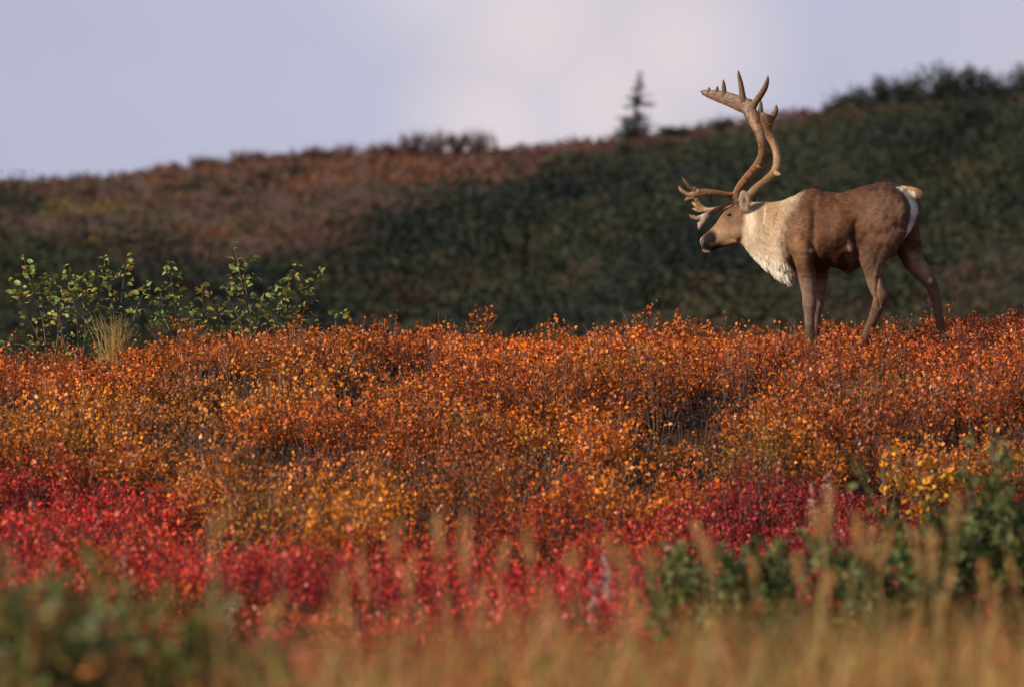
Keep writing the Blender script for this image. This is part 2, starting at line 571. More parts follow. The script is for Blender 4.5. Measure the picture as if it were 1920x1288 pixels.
def build_birch():
    rng = np.random.default_rng(21)
    protos = [clump_proto(np.random.default_rng(100 + i), 17, 400, 0.235, 0.37, 0.0255, 0.0195, 0.48, 4) for i in range(16)]
    pts = jitter_points(42.5, 64.5, 0.31, 1.7, 3)
    x, d = pts[:, 0], pts[:, 1]
    px = pxcoord(x, d)
    bord = red_border(px) + (fbm(x * 1.2, d * 0.8, 44, 3) - 0.5) * 2.8
    ok = d > bord
    # the left of the crest is low and open round the willows
    pts = pts[ok]; x, d, px = x[ok], d[ok], px[ok]
    n = len(pts)
    # bushes: every shrublet belongs to the nearest bush and takes its height and tint
    cen = jitter_points(42.0, 65.0, 1.25, 2.2, 91)
    cR = np.random.default_rng(92).uniform(0.5, 0.95, len(cen))
    dist = np.hypot(x[:, None] - cen[None, :, 0], (d[:, None] - cen[None, :, 1]) * 0.85) / cR[None]
    own = dist.argmin(1); dn = dist[np.arange(n), own]
    dome = np.sqrt(np.clip(1 - (np.clip(dn, 0, 1.25) / 1.25) ** 2, 0, 1))
    cb = np.random.default_rng(93).uniform(0, 1, (len(cen), 3))
    bamp = 0.55 + 0.75 * cb[own, 0]
    mound = np.clip(dome * bamp, 0, 1.3)
    hollow = np.clip(sstep(0.75, 1.25, dn) * 0.75 + sstep(0.50, 0.38, fbm(x * 0.85 + 9, d * 0.55, 77, 2)) * 0.8, 0, 1) * (1 - sstep(55, 57.5, d)) * sstep(43.5, 46, d)
    crest = sstep(55.5, 58.2, d)
    gone = (dn > 0.92) & (rng.uniform(size=n) < 0.72) & (d < 56.5)
    sel = ~gone
    pts = pts[sel]; x, d, px, own, dn, mound, hollow, crest = x[sel], d[sel], px[sel], own[sel], dn[sel], mound[sel], hollow[sel], crest[sel]
    n = len(pts)
    hs = (0.30 + 1.35 * mound) * (1 - 0.5 * hollow)
    hs = hs * (1 - crest) + crest * (0.33 + 0.27 * mound)
    # a few sprigs stand out of the crest
    sprig = (rng.uniform(size=n) < 0.11) & (d > 56.0)
    hs = np.where(sprig, hs * rng.uniform(1.3, 2.0, n), hs)
    hs = hs * rng.uniform(0.82, 1.18, n)
    hs = np.minimum(hs, np.interp(d, [54, 56, 57.5, 65], [1.9, 1.35, 1.05, 1.0]))
    hs = hs * np.where(d > 56.5, 0.62 + 0.72 * fbm(x * 1.7, d * 0.9, 57, 2), 1.0)
    sc = rng.uniform(0.85, 1.2, n) * np.where(d > 56, 0.92, 1.0)
    skirt = sstep(0.66, 1.0, dn) * (1 - sstep(55.5, 58, d))
    keep = np.clip((1 - 0.82 * skirt) - 0.6 * hollow - 0.5 * crest * rng.uniform(0, 1, n) - 0.4 * sprig, 0.10, 1)
    g = fbm(x * 0.7 + 5, d * 0.5 + 2, 51, 3) + (cb[own, 1] - 0.5) * 0.30
    g2 = rng.uniform(0, 1, n)
    goldw = np.clip(sstep(0.41, 0.60, g) * (0.35 + 0.65 * np.exp(-((d - 54.5) / 2.0) ** 2)) * 1.1, 0, 1) * (1 - 0.9 * crest)
    lowgold = sstep(48.5, 45.5, d) * ((px > 400) & (px < 780)) * 0.75
    goldw = np.clip(np.maximum(goldw, lowgold), 0, 1)
    rustw = np.clip(crest * 0.34 + sstep(0.55, 0.35, g) * 0.4 + sstep(1250, 1700, px) * 0.35, 0, 1)
    cl = ORANGE[None] * (1 - rustw[:, None]) + RUST[None] * rustw[:, None]
    cl = cl * (1 - goldw[:, None]) + GOLD[None] * goldw[:, None]
    br = np.clip(hollow * 0.6 + (g2 < 0.07) * 0.6, 0, 0.85)[:, None]
    cl = cl * (1 - br) + BROWN[None] * br
    cl = cl * (0.58 + 0.72 * cb[own, 2])[:, None]
    ol = ((g2 > 0.965) & (d < 55))[:, None] * 0.75
    cl = cl * (1 - ol) + OLIVE[None] * ol

    def colfun(ii, hf, r):
        c = cl[ii]
        m = len(ii)
        u = r.uniform(size=m)[:, None]
        c = np.where(u < 0.16, c * 0.5 + RUST * 0.5, c)
        c = np.where((u > 0.16) & (u < 0.26), c * 0.4 + GOLD * 0.6, c)
        c = np.where((u > 0.26) & (u < 0.42), c * 0.35 + BROWN * 0.6, c)
        return c * r.uniform(0.62, 1.22, (m, 1))
    s = Soup()
    scatter(protos, pts, sc, hs / sc * 1.0, colfun, s, TWIGC, 5, keep)
    # bare grey-brown twigs standing in the hollows
    nt = 7000
    j = rng.choice(n, nt, p=(hollow + 0.05) / (hollow + 0.05).sum())
    bx = x[j] + rng.normal(size=nt) * 0.13; bd = d[j] + rng.normal(size=nt) * 0.13
    a = np.stack([bx, bd, H(bx, bd) + CZ], 1)
    b = a + np.stack([rng.normal(size=nt) * 0.15, rng.normal(size=nt) * 0.15, rng.uniform(0.06, 0.30, nt)], 1)
    s.ribbons(a, b, 0.0032, 0.001, TWIGC[rng.integers(0, 4, nt)] * rng.uniform(0.6, 1.2, (nt, 1)), 1)
    o = s.build('dwarf_birch_carpet', [M_LEAF, M_TWIG])
    tag(o, 'orange and rust dwarf birch carpet covering the slope up to the crest', 'shrub carpet', kind='stuff')


def build_blueberry():
    rng = np.random.default_rng(23)
    protos = [clump_proto(np.random.default_rng(300 + i), 13, 215, 0.19, 0.22, 0.0275, 0.0168, 0.3, 3) for i in range(12)]
    pts = jitter_points(32.5, 53, 0.30, 1.2, 8)
    x, d = pts[:, 0], pts[:, 1]
    px = pxcoord(x, d)
    bord = red_border(px) + (fbm(x * 1.2, d * 0.8, 44, 3) - 0.5) * 2.8 + 0.7
    ok = (d < bord) & ~((d < 38 + (fbm(x * 2, d * 2, 47, 2) - 0.5) * 3) & (px > 1265))
    pts = pts[ok]; x, d, px = x[ok], d[ok], px[ok]; n = len(pts)
    m = fbm(x * 1.4, d * 0.8, 61, 3)
    hs = (0.3 + 1.3 * sstep(0.25, 0.75, m)) * rng.uniform(0.8, 1.25, n)
    g = fbm(x * 0.8, d * 0.55, 71, 3)
    w = sstep(0.42, 0.66, g)[:, None]
    cl = CRIM * (1 - w) + PINK * w
    right = (sstep(1180, 1450, px) * 0.75)[:, None]
    cl = cl * (1 - right) + MAROON * right
    dk = sstep(0.48, 0.32, m)[:, None] * 0.6
    cl = cl * (1 - dk) + MAROON * dk
    og = (rng.uniform(size=n) < 0.05)[:, None] * 0.8 + sstep(36.0, 33, d)[:, None] * 0.25
    og = np.clip(og + sstep(0.60, 0.72, fbm(x * 1.1 + 4, d * 0.8, 83, 2))[:, None] * 0.45, 0, 0.7)
    cl = cl * (1 - og) + ORANGE * 0.8 * og
    cl = cl * (0.5 + 0.95 * fbm(x * 1.6, d * 1.1, 87, 2))[:, None]

    def colfun(ii, hf, r):
        c = cl[ii]; k = len(ii); u = r.uniform(size=k)[:, None]
        c = np.where(u < 0.14, c * 0.5 + MAROON * 0.5, c)
        c = np.where((u > 0.14) & (u < 0.2), c * 0.6 + ORANGE * 0.3, c)
        return c * r.uniform(0.6, 1.25, (k, 1))
    s = Soup()
    scatter(protos, pts, rng.uniform(0.85, 1.2, n), hs, colfun, s, TWIGC * 0.8, 15)
    o = s.build('blueberry_mat', [M_LEAF, M_TWIG])
    tag(o, 'crimson blueberry mat below the orange birch slope', 'shrub carpet', kind='stuff')


def build_grass():
    rng = np.random.default_rng(25)
    n = 13500
    d = 16.5 + 10.5 * rng.uniform(0, 1, n)
    x = rng.uniform(-1, 1, n) * (960 * K * d + 0.7)
    px = pxcoord(x, d)
    left = sstep(620, 420, px)
    ok = rng.uniform(size=n) > left * 0.88
    d, x, px = d[ok], x[ok], px[ok]; n = len(d)
    tuft = fbm(x * 1.8, d * 1.2, 90, 3)
    h = (0.18 + 0.62 * tuft) * rng.uniform(0.5, 1.2, n)
    h = np.minimum(h, 0.66)
    a = np.stack([x, d, H(x, d) + CZ - 0.03], 1)
    lean = rng.normal(size=(n, 2)) * 0.16 + np.array([0.05, 0])
    pal = np.array([[0.36, 0.18, 0.045], [0.46, 0.26, 0.07], [0.27, 0.105, 0.035], [0.19, 0.19, 0.04], [0.36, 0.11, 0.04], [0.50, 0.34, 0.11]])
    sel = np.clip(((fbm(x * 3.5, d * 0.8, 93, 2) - 0.2) / 0.6 * 6 + rng.normal(size=n) * 1.2).astype(int), 0, 5)
    c = pal[sel] * rng.uniform(0.5, 1.3, (n, 1))
    s = Soup()
    prev = a
    w = rng.uniform(0.0024, 0.0058, n)
    sd = unit(np.concatenate([rng.normal(size=(n, 2)), np.zeros((n, 1))], 1))
    wprev = w
    for k, f in enumerate((0.4, 0.75, 1.0)):
        q = a + np.concatenate([lean * (h * f ** 2.0)[:, None] * 1.6, (h * f)[:, None]], 1)
        wn = w * (0.9, 0.55, 0.08)[k]
        s.quads(np.stack([prev - sd * wprev[:, None], prev + sd * wprev[:, None], q + sd * wn[:, None], q - sd * wn[:, None]], 1), c, 0)
        prev = q; wprev = wn
    # little russet leaves among the grass
    m = 42000
    d2 = 15.5 + 15 * rng.uniform(0, 1, m) ** 1.1
    x2 = rng.uniform(-1, 1, m) * (960 * K * d2 + 0.9)
    kp = rng.uniform(size=m) > 0.85 * sstep(600, 430, pxcoord(x2, d2)) * (d2 < 24)
    x2, d2 = x2[kp], d2[kp]; m = len(x2)
    b = np.stack([x2, d2, H(x2, d2) + CZ + rng.uniform(0.02, 0.40, m) * fbm(x2 * 1.5, d2 * 1.5, 97, 2) * 2], 1)
    cc = np.array([[0.42, 0.10, 0.02], [0.40, 0.03, 0.03], [0.45, 0.2, 0.03], [0.11, 0.13, 0.03], [0.2, 0.05, 0.03]])[rng.integers(0, 5, m)] * rng.uniform(0.6, 1.2, (m, 1))
    s.leaves(b, rng.normal(size=(m, 3)) + np.array([0, 0, 0.4]), rng.normal(size=(m, 3)), rng.uniform(0.02, 0.035, m), rng.uniform(0.012, 0.022, m), cc, 0)
    o = s.build('meadow_grass', [M_GRASS])
    tag(o, 'blurred tan and orange grass along the bottom of the view', 'grass', kind='stuff')


build_birch()
build_blueberry()
build_grass()


# ------------------------------------------------------------------ hill cover (far, reads as one mass)
def build_hill_cover():
    rng = np.random.default_rng(31)
    pts = []
    d = 172.0
    while d < 404:
        sp = 1.5
        hw = 960 * K * d + 2.5
        n = int(2 * hw / sp)
        pts.append(np.stack([-hw + (np.arange(n) + rng.uniform(0, 1, n)) * sp, d + rng.uniform(-1, 1, n) * 1.2], 1))
        d += 2.5
    pts = np.concatenate(pts)
    x, dd = pts[:, 0], pts[:, 1]
    px, py, dark = hill_fields(x, dd)
    n = len(pts)
    isd = rng.uniform(size=n) < dark
    isd &= ~((py < np.interp(px, RID_P, RID_Y) + np.where(px > 940, 22, 9)) & (px < 1540))
    size_noise = sstep(0.3, 0.7, fbm(x * 0.16, dd * 0.07, 141, 2))
    res = []
    for which, name, label, cat in ((True, 'alder_thicket', 'dark green alder thicket covering the right and foot of the far hillside', 'thicket'),
                                    (False, 'heath_cover', 'russet and brown heath on the left of the far hillside', 'heath')):
        idx = np.nonzero(isd == which)[0]
        nl = 56 if which else 40
        m = len(idx)
        R = np.minimum(rng.uniform(0.5, 1.0, m) ** 1.5 * 1.9 * (0.5 + 1.0 * size_noise[idx]), 1.7) * np.where(py[idx] < np.interp(px[idx], RID_P, RID_Y) + 45, 0.55, 1.0) if which else rng.uniform(0.5, 1.25, m)
        Hh = R * (rng.uniform(0.7, 1.15, m) if which else rng.uniform(0.22, 0.42, m))
        gx, gd = x[idx], dd[idx]
        z0 = H(gx, gd) + CZ
        u = unit(rng.normal(size=(m, nl, 3))) * (rng.uniform(0, 1, (m, nl, 1)) ** 0.4)
        u[..., 2] = np.abs(u[..., 2])
        base = np.stack([gx, gd, z0], 1)[:, None, :] + u * np.stack([R, R, Hh], 1)[:, None, :]
        if which:
            tone = fbm(gx * 0.15, gd * 0.06, 151, 3)
            G = np.array([0.025, 0.031, 0.021]); G2 = np.array([0.047, 0.047, 0.026]); G3 = np.array([0.013, 0.017, 0.017])
            a1 = sstep(0.48, 0.64, tone)[:, None]; a2 = sstep(0.5, 0.36, tone)[:, None]
            c = G * (1 - a1) + G2 * a1
            c = c * (1 - a2) + G3 * a2
            lowr = (np.exp(-((px[idx] - 1830) / 90) ** 2 - ((py[idx] - 560) / 60) ** 2) * 0.7 + np.exp(-((px[idx] - 1380) / 110) ** 2 - ((py[idx] - 585) / 30) ** 2) * 0.5)[:, None]
            c = c * (1 - lowr) + np.array([0.095, 0.046, 0.026]) * lowr
            # scattered rusty bushes
            rr = (fbm(gx * 0.28 + 7, gd * 0.1, 157, 2) > 0.70)[:, None] * 0.6
            c = c * (1 - rr) + np.array([0.075, 0.038, 0.022]) * rr
        else:
            tone = fbm(gx * 0.16, gd * 0.07, 161, 3); t2 = fbm(gx * 0.4 + 3, gd * 0.12, 167, 2)
            C1 = np.array([0.105, 0.056, 0.040]); C2 = np.array([0.082, 0.062, 0.038]); C3 = np.array([0.128, 0.056, 0.032]); C4 = np.array([0.085, 0.045, 0.042])
            a = sstep(0.4, 0.62, tone)[:, None]; c = C1 * (1 - a) + C2 * a
            a = sstep(0.55, 0.7, t2)[:, None]; c = c * (1 - a) + C3 * a
            pyi = py[idx]; pxi = px[idx]
            a = ((pyi < np.interp(pxi, RID_P, RID_Y) + 60) * sstep(200, 330, pxi) * (pxi < 950) * 0.7)[:, None]
            c = c * (1 - a) + np.array([0.185, 0.075, 0.042]) * a
            a = (sstep(0.42, 0.3, t2) * 0.6)[:, None]; c = c * (1 - a) + C4 * a
            a = (sstep(930, 1010, pxi) * 0.8)[:, None]; c = c * (1 - a) + np.array([0.115, 0.045, 0.042]) * a
            a = ((np.abs(pyi - 395) < 16) * (pxi > 95) * (pxi < 215) * 0.6)[:, None]; c = c * (1 - a) + np.array([0.20, 0.15, 0.03]) * a
        col = np.repeat(c[:, None, :], nl, 1) * rng.uniform(0.75, 1.2, (m, nl, 1))
        s = Soup()
        q = m * nl
        s.leaves(base.reshape(-1, 3), rng.normal(size=(q, 3)) + np.array([0, 0, 0.5]), rng.normal(size=(q, 3)) + np.array([0, 0, 0.4]),
                 rng.uniform(0.12, 0.28, q), rng.uniform(0.09, 0.18, q), col.reshape(-1, 3), 0)
        if which:
            # big rounded alders that give the slope its soft masses
            nbig = 230
            bi = rng.choice(m, nbig, replace=False)
            bR = rng.uniform(1.2, 2.6, nbig) * (gd[bi] / 330); bH = bR * rng.uniform(0.8, 1.15, nbig)
            fits = py[idx][bi] - bH * 1.3 / (K * gd[bi]) > np.interp(px[idx][bi], RID_P, RID_Y) - np.where(px[idx][bi] > 1650, 15, -4)
            bi, bR, bH = bi[fits], bR[fits], bH[fits]
            nbig = len(bi); nlb = 420
            ub = unit(rng.normal(size=(nbig, nlb, 3))) * (rng.uniform(0, 1, (nbig, nlb, 1)) ** 0.3)
            ub[..., 2] = np.abs(ub[..., 2])
            lump = 0.75 + 0.5 * fbm(ub[..., 0] * 2.2 + bi[:, None], ub[..., 2] * 2.2 + ub[..., 1], 171, 2)
            bb = np.stack([gx[bi], gd[bi], z0[bi]], 1)[:, None, :] + ub * np.stack([bR, bR, bH], 1)[:, None, :] * lump[..., None]
            tones = np.array([[0.022, 0.029, 0.020], [0.032, 0.038, 0.022], [0.017, 0.022, 0.020], [0.042, 0.042, 0.023]])[rng.integers(0, 4, nbig)]
            cb_ = np.repeat(tones[:, None], nlb, 1) * rng.uniform(0.75, 1.2, (nbig, nlb, 1))
            qb = nbig * nlb
            s.leaves(bb.reshape(-1, 3), rng.normal(size=(qb, 3)) + np.array([0, 0, 0.5]), rng.normal(size=(qb, 3)) + np.array([0, 0, 0.4]),
                     rng.uniform(0.15, 0.3, qb), rng.uniform(0.1, 0.2, qb), cb_.reshape(-1, 3), 0)
        # upright bare shoots that fray the skyline
        k = m * 2
        j = rng.integers(0, m, k)
        a0 = np.stack([gx[j] + rng.normal(size=k) * 0.3, gd[j], z0[j]], 1)
        b0 = a0 + np.stack([rng.normal(size=k) * 0.15, rng.normal(size=k) * 0.15, rng.uniform(0.5, 1.1, k) * Hh[j] * 1.15 + 0.05], 1)
        s.prisms(a0, b0, 0.02, 0.006, c[j] * rng.uniform(0.6, 1.1, (k, 1)), 1)
        o = s.build(name, [M_FAR, M_TWIG])
        tag(o, label, cat, kind='stuff')


build_hill_cover()


def hill_point(px, y_on=None, d=None):
    """ground point on the hill for a column, at distance d"""
    x = (px - 960) * K * d
    return np.array([x, d, float(H(x, d)) + CZ])


def spruce(px, d, hgt, rad, label, lean=0.0, seed=0, profile=None, group=None, extra=None, tint=(0.032, 0.045, 0.034)):
    rng = np.random.default_rng(seed)
    p = hill_point(px, d=d)
    root = empty('spruce_tree', p - np.array([0, 0, 0.05]))
    tag(root, label, 'tree', group)
    top = p + np.array([lean * hgt, 0, hgt])
    bm = bmesh.new()
    tube_mesh(bm, [p - np.array([0, 0, 0.1]), p + (top - p) * 0.5, top], [0.025 * hgt, 0.016 * hgt, 0.004 * hgt], 7)
    bm_obj('trunk', bm, M_BARK, root)
    s = Soup()
    nb = 120
    lev = np.linspace(0.04, 0.99, 20) + rng.normal(size=20) * 0.012; lr = rng.uniform(0.3, 1.3, 20)
    li = np.concatenate([np.arange(20).repeat(3), rng.integers(0, 20, nb - 60)])
    f = np.clip(lev[li] + rng.normal(size=nb) * 0.012, 0.02, 1.0)
    pr = profile or [(0, 1.0), (0.2, 0.85), (0.45, 0.62), (0.7, 0.42), (0.85, 0.2), (1, 0.03)]
    R = np.interp(f, [a for a, b in pr], [b for a, b in pr]) * rad * rng.uniform(0.7, 1.1, nb) * lr[li]
    ang = rng.uniform(0, 2 * math.pi, nb)
    if extra:
        for (fe, re, ae) in extra:
            f = np.append(f, fe + rng.normal(size=6) * 0.012); R = np.append(R, re * rng.uniform(0.8, 1.1, 6)); ang = np.append(ang, ae + rng.normal(size=6) * 0.25)
    nb = len(f)
    st = p + (top - p) * f[:, None]
    en = st + np.stack([np.cos(ang) * R, np.sin(ang) * R, -0.18 * R + 0.06 * hgt * 0.3], 1)
    s.prisms(st, en, 0.006 * hgt, 0.002 * hgt, np.tile([[0.05, 0.04, 0.03]], (nb, 1)), 1)
    nn = 30
    t = rng.uniform(0.0, 1.05, (nb, nn, 1))
    b = st[:, None] + (en - st)[:, None] * t + rng.normal(size=(nb, nn, 3)) * 0.012 * hgt * np.array([1, 1, 0.6]) * (1.0 - 0.7 * np.clip(f, 0, 1))[:, None, None]
    dirv = np.repeat(unit(en - st)[:, None], nn, 1) + rng.normal(size=(nb, nn, 3)) * 0.7
    q = nb * nn
    tap = np.repeat(1.0 - 0.72 * np.clip(f, 0, 1), nn)
    c = np.array(tint) * rng.uniform(0.6, 1.5, (q, 1))
    s.leaves(b.reshape(-1, 3), dirv.reshape(-1, 3), rng.normal(size=(q, 3)) + np.array([0, 0, 0.6]), rng.uniform(0.05, 0.09, q) * hgt * tap, rng.uniform(0.018, 0.03, q) * hgt * tap, c, 0)
    s.build('crown', [M_FAR, M_TWIG], root)
    return root


def bush(px, d, hgt, wid, label, cat, name, pal, seed, nl=420, stems=9, leafy=1.0, group=None, leafsz=0.14):
    rng = np.random.default_rng(seed)
    p = hill_point(px, d=d)
    root = empty(name, p - np.array([0, 0, 0.05]))
    tag(root, label, cat, group)
    bm = bmesh.new()
    ends = []
    for i in range(stems):
        a = rng.uniform(0, 2 * math.pi); r = wid * 0.5 * math.sqrt(rng.uniform(0.05, 1))
        e = p + np.array([math.cos(a) * r, math.sin(a) * r, hgt * rng.uniform(0.65, 1.0) * (1 - 0.3 * (r / (wid * 0.5)) ** 2)])
        mid = p + (e - p) * np.array([0.3, 0.3, 0.22])
        tube_mesh(bm, [p + rng.normal(size=3) * 0.03 - np.array([0, 0, 0.1]), mid, e], [0.012 * hgt + 0.008, 0.008 * hgt + 0.006, 0.004], 5)
        ends.append((mid, e))
    bm_obj('trunk', bm, M_BARK, root)
    s = Soup()
    pal = np.asarray(pal, float)
    m_ = np.array([e[0] for e in ends]); e_ = np.array([e[1] for e in ends])
    k = rng.integers(0, stems, nl)
    t = rng.uniform(-0.4, 1.0, (nl, 1))
    b = m_[k] + (e_[k] - m_[k]) * t + rng.normal(size=(nl, 3)) * wid * 0.13 * leafy * np.array([1, 1, 0.6])
    b[:, 2] = np.maximum(b[:, 2], p[2] + 0.02)
    c = pal[rng.integers(0, len(pal), nl)] * rng.uniform(0.6, 1.4, (nl, 1))
    s.leaves(b, rng.normal(size=(nl, 3)) + np.array([0, 0, 0.6]), rng.normal(size=(nl, 3)), rng.uniform(0.7, 1.4, nl) * leafsz, rng.uniform(0.7, 1.3, nl) * leafsz * 0.55, c, 0)
    nt = stems * 16
    k = rng.integers(0, stems, nt)
    a = m_[k] + (e_[k] - m_[k]) * rng.uniform(0, 0.9, (nt, 1))
    bb = a + rng.normal(size=(nt, 3)) * wid * 0.08 + np.array([0, 0, 1]) * rng.uniform(0.1, 0.3, (nt, 1)) * hgt
    s.prisms(a, bb, 0.012, 0.004, pal[rng.integers(0, len(pal), nt)] * 0.7, 1)
    s.build('crown', [M_FAR, M_TWIG], root)
    return root


DG = [(0.022, 0.03, 0.02), (0.03, 0.04, 0.022), (0.018, 0.024, 0.02), (0.04, 0.045, 0.02)]
BARE = [(0.11, 0.055, 0.045), (0.09, 0.05, 0.05), (0.14, 0.055, 0.03)]
RUSTY = [(0.17, 0.055, 0.022), (0.14, 0.045, 0.022), (0.10, 0.04, 0.02)]
S4 = K * RD


def build_hill_things():
    spruce(1186, 396, 127 * S4, 30 * S4 * 1.5, 'lone dark spruce standing on the skyline left of the antlers', 0.115, 3,
           extra=[(0.57, 30 * S4, 0.15), (0.13, 36 * S4, 3.1)])
    spruce(928, 398, 34 * S4, 9 * S4, 'tiny dark spruce on the skyline beside the bare bushes', 0.02, 5)
    spruce(1172, 372, 62 * S4, 34 * S4, 'bushy dark spruce just below the lone skyline spruce', 0.0, 6)
    spruce(915, 318, 80 * S4 * 0.8, 26 * S4, 'slender pale green spruce in the middle of the dark hillside', 0.0, 8, tint=(0.06, 0.072, 0.052))
    for i, (px, h, w, lab) in enumerate([
        (742, 22, 50, 'small mauve bare bush at the left end of the skyline row'),
        (775, 38, 44, 'dense rusty bare bush second in the skyline row'),
        (818, 42, 46, 'tall mauve bare bush in the middle of the skyline row'),
        (855, 40, 34, 'narrow upright bare bush right of the middle of the skyline row'),
        (893, 44, 40, 'pale bare bush at the right end of the skyline row, leaning right')]):
        bush(px, 396, h * S4 * 1.25, w * S4 * 1.9, lab, 'bush', 'bare_bush', BARE, 40 + i, 420, 22, 0.9, 'bare bushes along the far skyline', 0.11)
    frng = np.random.default_rng(17)
    nth = ['leftmost', 'second from the left', 'third from the left', 'fourth from the left', 'fifth from the left', 'sixth from the left', 'seventh from the left', 'eighth from the left', 'ninth from the left', 'third from the right', 'second from the right', 'rightmost']
    for i, px in enumerate([300, 338, 372, 405, 446, 480, 520, 556, 590, 628, 662, 700]):
        bush(px + frng.normal() * 6, 397, frng.uniform(14, 30) * S4, frng.uniform(40, 66) * S4, 'low rust brown bush of the fuzzy left skyline fringe, ' + nth[i], 'bush', 'fringe_bush', [(0.15, 0.07, 0.045), (0.17, 0.07, 0.038), (0.11, 0.06, 0.05)], 140 + i, 240, 16, 0.9, 'rust brown bushes fringing the left skyline', 0.10)
    for i, (px, h, w, lab) in enumerate([
        (1262, 13, 46, 'low dark bush on the skyline left of the antlers'),
        (1357, 13, 50, 'small dark bush on the skyline between the antler tines'),
        (1565, 15, 30, 'small dark alder where the wooded skyline starts on the right'),
        (1603, 26, 60, 'second alder of the wooded skyline, above the caribou back'),
        (1648, 38, 46, 'rounded dark alder on the skyline above the rump'),
        (1700, 32, 66, 'leaning dark alder on the skyline above the tail'),
        (1752, 46, 60, 'tallest dark alder on the wooded skyline'),
        (1795, 30, 66, 'broad dark alder right of the tallest on the skyline'),
        (1833, 42, 44, 'spiky dark alder near the right edge of the skyline'),
        (1876, 28, 66, 'broad dark alder next to the right edge of the skyline'),
        (1918, 36, 60, 'dark alder cut off by the right edge of the picture')]):
        bush(px, 395, h * S4 * 1.75, w * S4 * 1.3, lab, 'tree', 'alder_tree', DG, 60 + i, 520, 9, 1.0, 'alders along the far skyline', 0.2)
    for i, (px, d, h, w, lab, pal) in enumerate([
        (1800, 215, 44, 62, 'rusty red bush low on the dark hillside behind the far hind leg', RUSTY),
        (1868, 222, 36, 50, 'rusty bush at the foot of the hill near the right edge', RUSTY),
        (1840, 335, 40, 100, 'broad rust brown bush high on the dark wooded slope', RUSTY),
        (186, 328, 30, 34, 'small yellow willow bush on the far left slope', [(0.24, 0.17, 0.03), (0.16, 0.13, 0.03)]),
        (618, 335, 24, 18, 'tiny yellowish bush under the brown skyline', [(0.2, 0.14, 0.035), (0.14, 0.11, 0.03)]),
        (22, 325, 20, 60, 'dark red bush at the left edge of the far slope', [(0.20, 0.02, 0.03), (0.15, 0.02, 0.03)])]):
        bush(px, d, h * K * d, w * K * d, lab, 'bush', 'hill_bush', pal, 90 + i, 420, 9, 1.0, None, 0.13)


build_hill_things()

# ------------------------------------------------------------------ caribou
YAW = math.radians(19)
SY = math.sin(YAW); CY = math.cos(YAW); TY = math.tan(YAW)
U0 = 1610.0


def c2w(P):
    """caribou space (u,v,w in photograph pixels; w = away from the camera side) to world metres"""
    P = np.asarray(P, float)
    u, v, w = P[..., 0], P[..., 1], P[..., 2]
    X = (u + w * SY - 960) / PXM
    Y = D0 + (w * CY - (u - U0) * TY) / PXM
    Z = CZ + (644 - v) / PXM
    return np.stack([X, Y, Z], -1)


def w2c(V):
    V = np.asarray(V, float)
    xi = V[..., 0] * PXM + 960; v = 644 - (V[..., 2] - CZ) * PXM; y = (V[..., 1] - D0) * PXM
    # xi = u + w SY ; y = w CY - (u-U0) TY
    w = (y + (xi - U0) * TY) / (CY + SY * TY)
    u = xi - w * SY
    return u, v, w


def catmull(P, k):
    P = np.asarray(P, float)
    Q = np.vstack([2 * P[0] - P[1], P, 2 * P[-1] - P[-2]])
    out = []
    for i in range(1, len(Q) - 2):
        for j in range(k):
            t = j / k
            a, b, c, d = Q[i - 1], Q[i], Q[i + 1], Q[i + 2]
            out.append(0.5 * (2 * b + (c - a) * t + (2 * a - 5 * b + 4 * c - d) * t * t + (3 * b - a - 3 * c + d) * t ** 3))
    out.append(P[-1])
    return np.array(out)


def loft(bm, pts, k=4, n=20, vertical=False, cap=0.5):
    """pts rows: image px, image py, depth w, half width in the picture plane, half width in depth"""
    P = np.asarray(pts, float).copy()
    P[:, 0] -= P[:, 2] * SY
    P = catmull(P, k)
    P[:, 3:] = np.maximum(P[:, 3:], 0.8)
    T = np.gradient(P[:, :3], axis=0)
    rings = []
    ph = np.linspace(0, 2 * math.pi, n, endpoint=False)
    for i in range(len(P)):
        c = P[i, :3]
        if vertical:
            nr = np.array([0, 1.0])
        else:
            t = T[i, :2]; t = t / max(np.linalg.norm(t), 1e-6); nr = np.array([-t[1], t[0]])
        ring = np.stack([c[0] + nr[0] * P[i, 3] * np.cos(ph), c[1] + nr[1] * P[i, 3] * np.cos(ph), c[2] + P[i, 4] * np.sin(ph)], 1)
        rings.append(ring)
    vs_ = [[bm.verts.new(c2w(p)) for p in r] for r in rings]
    for a, b in zip(vs_, vs_[1:]):
        for j in range(n):
            bm.faces.new((a[j], a[(j + 1) % n], b[(j + 1) % n], b[j]))
    for ring, idx, sg in ((vs_[0], 0, -1), (vs_[-1], -1, 1)):
        t = T[idx] / max(np.linalg.norm(T[idx]), 1e-6)
        pole = bm.verts.new(c2w(P[idx, :3] + sg * t * min(P[idx, 3], P[idx, 4]) * cap))
        for j in range(n):
            f = (ring[j], ring[(j + 1) % n], pole)
            bm.faces.new(f if sg > 0 else f[::-1])


def ell(bm, px, py, w, a, b, c, ang=0.0):
    """ellipsoid; a,b half sizes in the picture plane turned by ang, c in depth"""
    ca, sa = math.cos(ang), math.sin(ang)
    n = 7
    pts = []
    for i in range(n):
        t = -1 + 2 * (i + 0.5) / n
        r = math.sqrt(max(1 - t * t, 0.02))
        pts.append((px + ca * a * t, py + sa * a * t, w, b * r, c * r))
    loft(bm, pts, 2, 14, False, 0.4)


